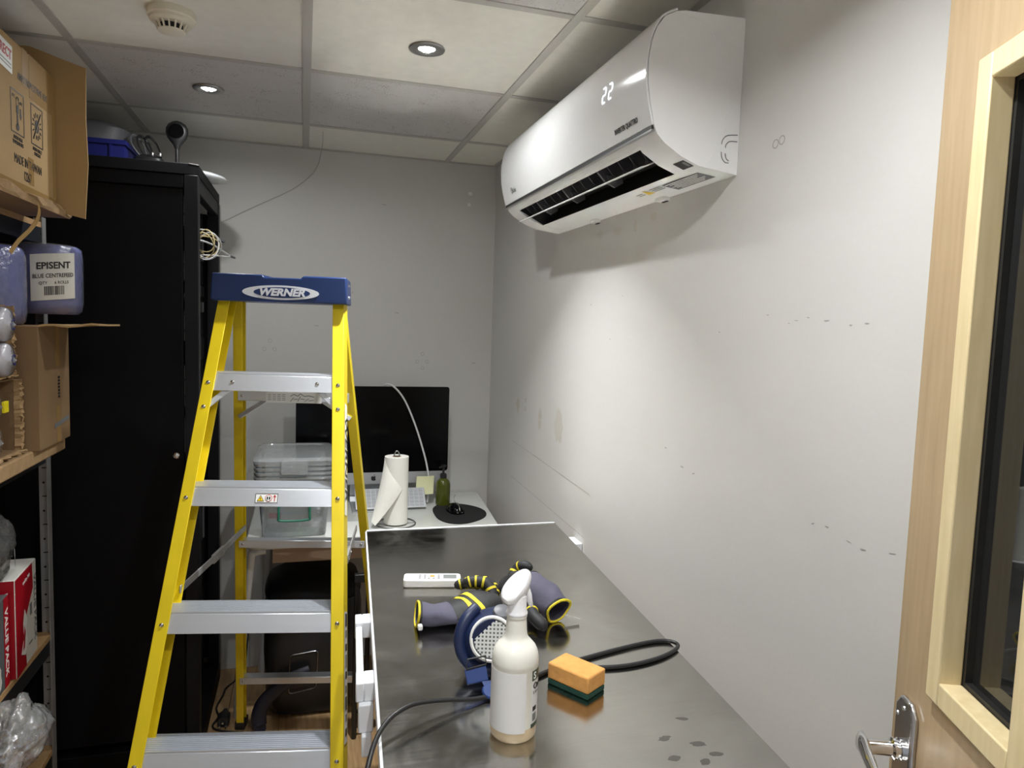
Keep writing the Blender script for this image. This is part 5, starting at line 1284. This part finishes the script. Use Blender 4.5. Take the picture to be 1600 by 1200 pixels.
q = MB(); q.loft([[Vector((c2[0]+s_*0.005*math.cos(a), c2[1]+0.0058*math.sin(a)*s_, c2[2])) for a in [2*PI*k/12 for k in range(12)]] for c2, s_ in (((0.014,0.0,0.236),1.2),((0.0175,-0.001,0.226),1.1),((0.0195,-0.001,0.216),1.0),((0.0225,-0.001,0.2075),0.7),((0.0235,-0.001,0.2055),0.4))]); q.build('trigger', 'spray_white', t, smooth=40)

sg = thing('cleaning_sponge', 'orange sponge with a dark green scouring layer underneath', 'sponge', (0.476, 1.139, zt+0.0003), math.atan2(0.071, -0.046))
q = MB(); q.box(-0.044, 0.044, -0.027, 0.027, 0.0, 0.010); q.build('scourer', 'sponge_green', sg, bevel=0.002)
q = MB(); q.box(-0.0445, 0.0445, -0.0275, 0.0275, 0.0102, 0.040); q.build('foam', 'sponge_orange', sg, bevel=0.003)

cz = zt+0.0042
o = MB().tube(smooth_path([(0.045,0.80,0.30),(0.055,0.86,0.55),(0.068,0.93,0.76),(0.090,0.985,0.868),(0.118,1.045,0.905),(0.165,1.085,0.915),(0.225,1.108,0.905),(0.287,1.122,0.893),(0.350,1.145,cz),(0.420,1.185,cz),(0.485,1.215,cz),(0.560,1.238,cz),(0.640,1.258,cz),(0.700,1.268,cz),(0.732,1.262,cz),(0.741,1.243,cz),(0.722,1.222,cz),(0.680,1.201,cz),(0.627,1.187,cz),(0.575,1.184,cz),(0.515,1.193,cz)], 6), 0.0040, 10).build('black_cable', 'cable_black', smooth=60)
tag(o, 'black cable looping across the steel worktop and over its edge', 'cable')

def tube_glove(t, spine, name, mt, n=22, open_end=True, th=0.0022):
    """open sleeve along spine: (x, y, z, half height, half depth)"""
    S_ = []
    for i in range(len(spine)-1):
        a, c = spine[i], spine[i+1]
        for k in range(4): S_.append([a[j]+(c[j]-a[j])*k/4 for j in range(5)])
    S_.append(list(spine[-1]))
    # smooth the interpolated values once
    S2 = [S_[0]]+[[(S_[i-1][j]+2*S_[i][j]+S_[i+1][j])/4 for j in range(5)] for i in range(1, len(S_)-1)]+[S_[-1]]
    def ring(i, sc):
        p = Vector(S2[i][:3]); d = (Vector(S2[min(i+1,len(S2)-1)][:3])-Vector(S2[max(i-1,0)][:3])); d.normalize()
        side = d.cross(Vector((0,0,1))).normalized(); upv = side.cross(d)
        out = []
        for k in range(n):
            a = 2*PI*k/n; wob = 1+0.06*math.sin(3*a+i*0.9)+0.03*math.sin(5*a-i*0.5)
            q_ = p+side*S2[i][4]*sc*wob*math.cos(a)+upv*S2[i][3]*sc*wob*math.sin(a)
            q_.z = max(q_.z, 0.0006)
            out.append(q_)
        return out
    N = len(S2)
    q = MB(); outer_ = [ring(i, 1.0) for i in range(N)]
    inner_ = [ring(i, 0.86) for i in range(min(6, N))]
    rings = inner_[::-1]+outer_
    q.loft(rings, cap=True)
    o = q.build(name, mt, t, smooth=60)
    return S2, ring
def band(t, ring, i0, i1, sc, mt, name, frac=None):
    q = MB(); q.loft([ring(i, sc) for i in range(i0, i1+1)], cap=False); return q.build(name, mt, t, smooth=60)

G0 = Vector((0.31, 1.45, zt+0.0003))
gl = thing('work_glove', 'grey and black work glove with its cuff open to the left', 'glove', G0, 0, 'work gloves on the worktop')
def gs(L): return [(x-G0.x, y-G0.y, z-G0.z, a, b2) for x, y, z, a, b2 in L]
S2, ring = tube_glove(gl, gs([(0.236,1.450,0.912,0.024,0.034),(0.262,1.448,0.908,0.020,0.036),(0.300,1.446,0.907,0.019,0.038),(0.335,1.452,0.910,0.023,0.044),(0.370,1.465,0.914,0.026,0.048),(0.405,1.480,0.912,0.024,0.045)]), 'glove_body', 'glove_grey')
band(gl, ring, 0, 1, 1.04, 'glove_black', 'cuff_binding'); MB().tube(ring(0, 1.0), 0.0028, 8, closed=True).build('cuff_edge', 'glove_yellow', gl, smooth=60)
band(gl, ring, 9, len(S2)-1, 1.03, 'glove_black', 'palm_coating')
band(gl, ring, 12, 13, 1.06, 'glove_yellow', 'yellow_stripe'); band(gl, ring, 14, 15, 1.06, 'glove_yellow', 'yellow_stripe')
MB().box(-0.080, -0.070, -0.052, -0.040, 0.012, 0.024, Matrix.Rotation(0.0,4,'X')).build('care_tag', 'white_print', gl, bevel=0.003)
def finger(t, pts, r, bands, n=12):
    P = smooth_path(pts, 4); rs_ = [r*(1.0 if k < len(P)-3 else (0.92, 0.7, 0.35)[k-len(P)+3]) for k in range(len(P))]
    f_o = MB().tube(P, r, n, rs=rs_).build('finger', 'glove_black', t, smooth=60)
    for b0 in bands:
        b1 = min(b0+1, len(P)-4); MB().tube([P[b0], P[b0].lerp(P[b0+1], 0.6)], r*1.07, n).build('yellow_stripe', 'glove_yellow', f_o, smooth=60)
for k, (dx, dy) in enumerate(((0.0,0.0),(0.010,0.024),(0.006,0.047),(-0.006,0.068))):
    finger(gl, [(0.075+dx,0.010+dy*0.6,0.028),(0.098+dx,0.026+dy,0.038),(0.092+dx,0.050+dy,0.062-0.008*k),(0.062+dx,0.062+dy,0.066-0.010*k),(0.040+dx,0.066+dy,0.060-0.010*k)], 0.0125, (2,4,6,9,11,13))
G1 = Vector((0.50, 1.47, zt+0.0003)); G0 = G1
gr = thing('work_glove', 'grey work glove behind the spray bottle, cuff open to the right', 'glove', G1, 0, 'work gloves on the worktop')
S2, ring = tube_glove(gr, gs([(0.537,1.400,0.914,0.028,0.032),(0.528,1.422,0.922,0.030,0.036),(0.514,1.455,0.932,0.034,0.040),(0.500,1.490,0.934,0.036,0.042),(0.484,1.520,0.930,0.033,0.042),(0.468,1.545,0.922,0.026,0.038)]), 'glove_body', 'glove_grey')
band(gr, ring, 0, 1, 1.05, 'glove_black', 'cuff_binding'); MB().tube(ring(0, 1.0), 0.0028, 8, closed=True).build('cuff_edge', 'glove_yellow', gr, smooth=60)
band(gr, ring, 12, len(S2)-1, 1.03, 'glove_black', 'palm_coating')
finger(gr, [(-0.01,-0.035,0.03),(-0.025,-0.075,0.030),(-0.020,-0.105,0.024),(-0.010,-0.125,0.018)], 0.0135, (3,))
finger(gr, [(-0.04,0.05,0.05),(-0.02,0.07,0.075),(-0.005,0.06,0.088),(0.012,0.045,0.085)], 0.012, (3,6))
rows = [[(0.055+0.030*u, -0.062-0.012*u-0.004*v, 0.012-0.008*u+0.006*v) for v in (0, 1)] for u in (0, 0.25, 0.5, 0.75, 1.0)]
MB().sheet(rows, 0.0006).build('care_tag', 'white_print', gr)

rp = thing('respirator_mask', 'navy blue half face respirator with a round white filter grid', 'respirator', (0.345, 1.235, zt+0.0003))
q = MB(); rings = []
for y, cx, cz_, rx, rz_ in ((0.055,0.02,0.050,0.020,0.020),(0.050,0.018,0.052,0.045,0.040),(0.035,0.010,0.054,0.062,0.052),(0.010,0.002,0.056,0.064,0.055),(-0.012,-0.004,0.060,0.056,0.052),(-0.026,-0.008,0.066,0.046,0.046),(-0.034,-0.010,0.072,0.040,0.040)):
    rings.append([Vector((cx+rx*math.cos(a), y, max(0.001, cz_+rz_*math.sin(a)))) for a in [2*PI*k/32 for k in range(32)]])
q.loft(rings).build('face_piece', 'respirator_blue', rp, smooth=60)
# rolled face seal on the left
MB().tube(smooth_path([(-0.030,0.020,0.112),(-0.052,0.006,0.098),(-0.065,-0.004,0.070),(-0.060,-0.012,0.038),(-0.040,-0.022,0.017),(-0.012,-0.030,0.012)], 5), 0.0115, 12).build('face_seal', 'respirator_blue', rp, smooth=60)
fn = Vector((-0.28,-0.90,0.33)).normalized(); fu, fv = frame_from(fn); mf = Matrix((fu, fv, fn)).transposed(); fc = Vector((-0.012,-0.036,0.076))
fh = MB().lathe([(0.036,-0.012),(0.0375,-0.004),(0.0375,0.006),(0.0345,0.009),(0.0335,0.005),(0.001,0.005)], fc, 36, mf).build('filter_housing', 'respirator_grey', rp, smooth=35)
MB().lathe([(0.0378,-0.002),(0.0405,0.000),(0.0405,0.0085),(0.0375,0.0105),(0.0348,0.0092)], fc, 36, mf, cap=False).build('housing_ring', 'white_print', fh, smooth=40)
MB().lathe([(0.0325,0.0052),(0.0325,0.0060),(0.001,0.0060)], fc, 32, mf).build('filter_disc', 'lcd_grey', fh)
q = MB()
m4 = mf.to_4x4(); m4.translation = fc
for k in range(-4, 5):
    c0 = k*0.0068; L = math.sqrt(max(0.0, 0.0325**2-c0*c0))
    q.box(c0-0.0016, c0+0.0016, -L, L, 0.0062, 0.0078, m4); q.box(-L, L, c0-0.0016, c0+0.0016, 0.0063, 0.0076, m4)
q.build('filter_grille', 'filter_grid', fh)
MB().lathe([(0.017,0.0),(0.018,0.006),(0.016,0.012),(0.010,0.014),(0.001,0.0145)], (0.012,-0.012,0.108), 24, Matrix.Rotation(0.35,3,'X')).build('valve_cap', 'respirator_grey', rp, smooth=40)
mb = place((-0.048,-0.070,0.028), (1,0.1,0.05), (0,0.55,0.83))
MB().box(-0.020, 0.020, -0.013, 0.013, -0.002, 0.003, mb).build('strap_buckle', 'respirator_buckle', rp, bevel=0.002)
MB().tube([mb @ Vector(p) for p in ((-0.018,0.012,0.004),(0.02,0.014,0.004),(0.022,0.028,0.004),(-0.012,0.028,0.004))], 0.0018, 6, closed=True).build('buckle_wire', 'black_plastic', rp)
rows = [[(-0.030+0.020*v+0.01*u, -0.078-0.030*u, 0.018-0.0165*min(1,u*1.2)+0.0012) for v in (-0.5,0.5,1.0)] for u in (0,0.2,0.4,0.6,0.8,1.0)]
MB().sheet(rows, 0.0018).build('strap', 'respirator_buckle', rp, smooth=60)
MB().lathe([(0.014,0.0),(0.015,0.003),(0.013,0.006),(0.001,0.006)], (-0.030,-0.100,0.0105), 20, Matrix.Rotation(0.5,3,'X')).build('strap_end', 'respirator_buckle', rp, smooth=40)
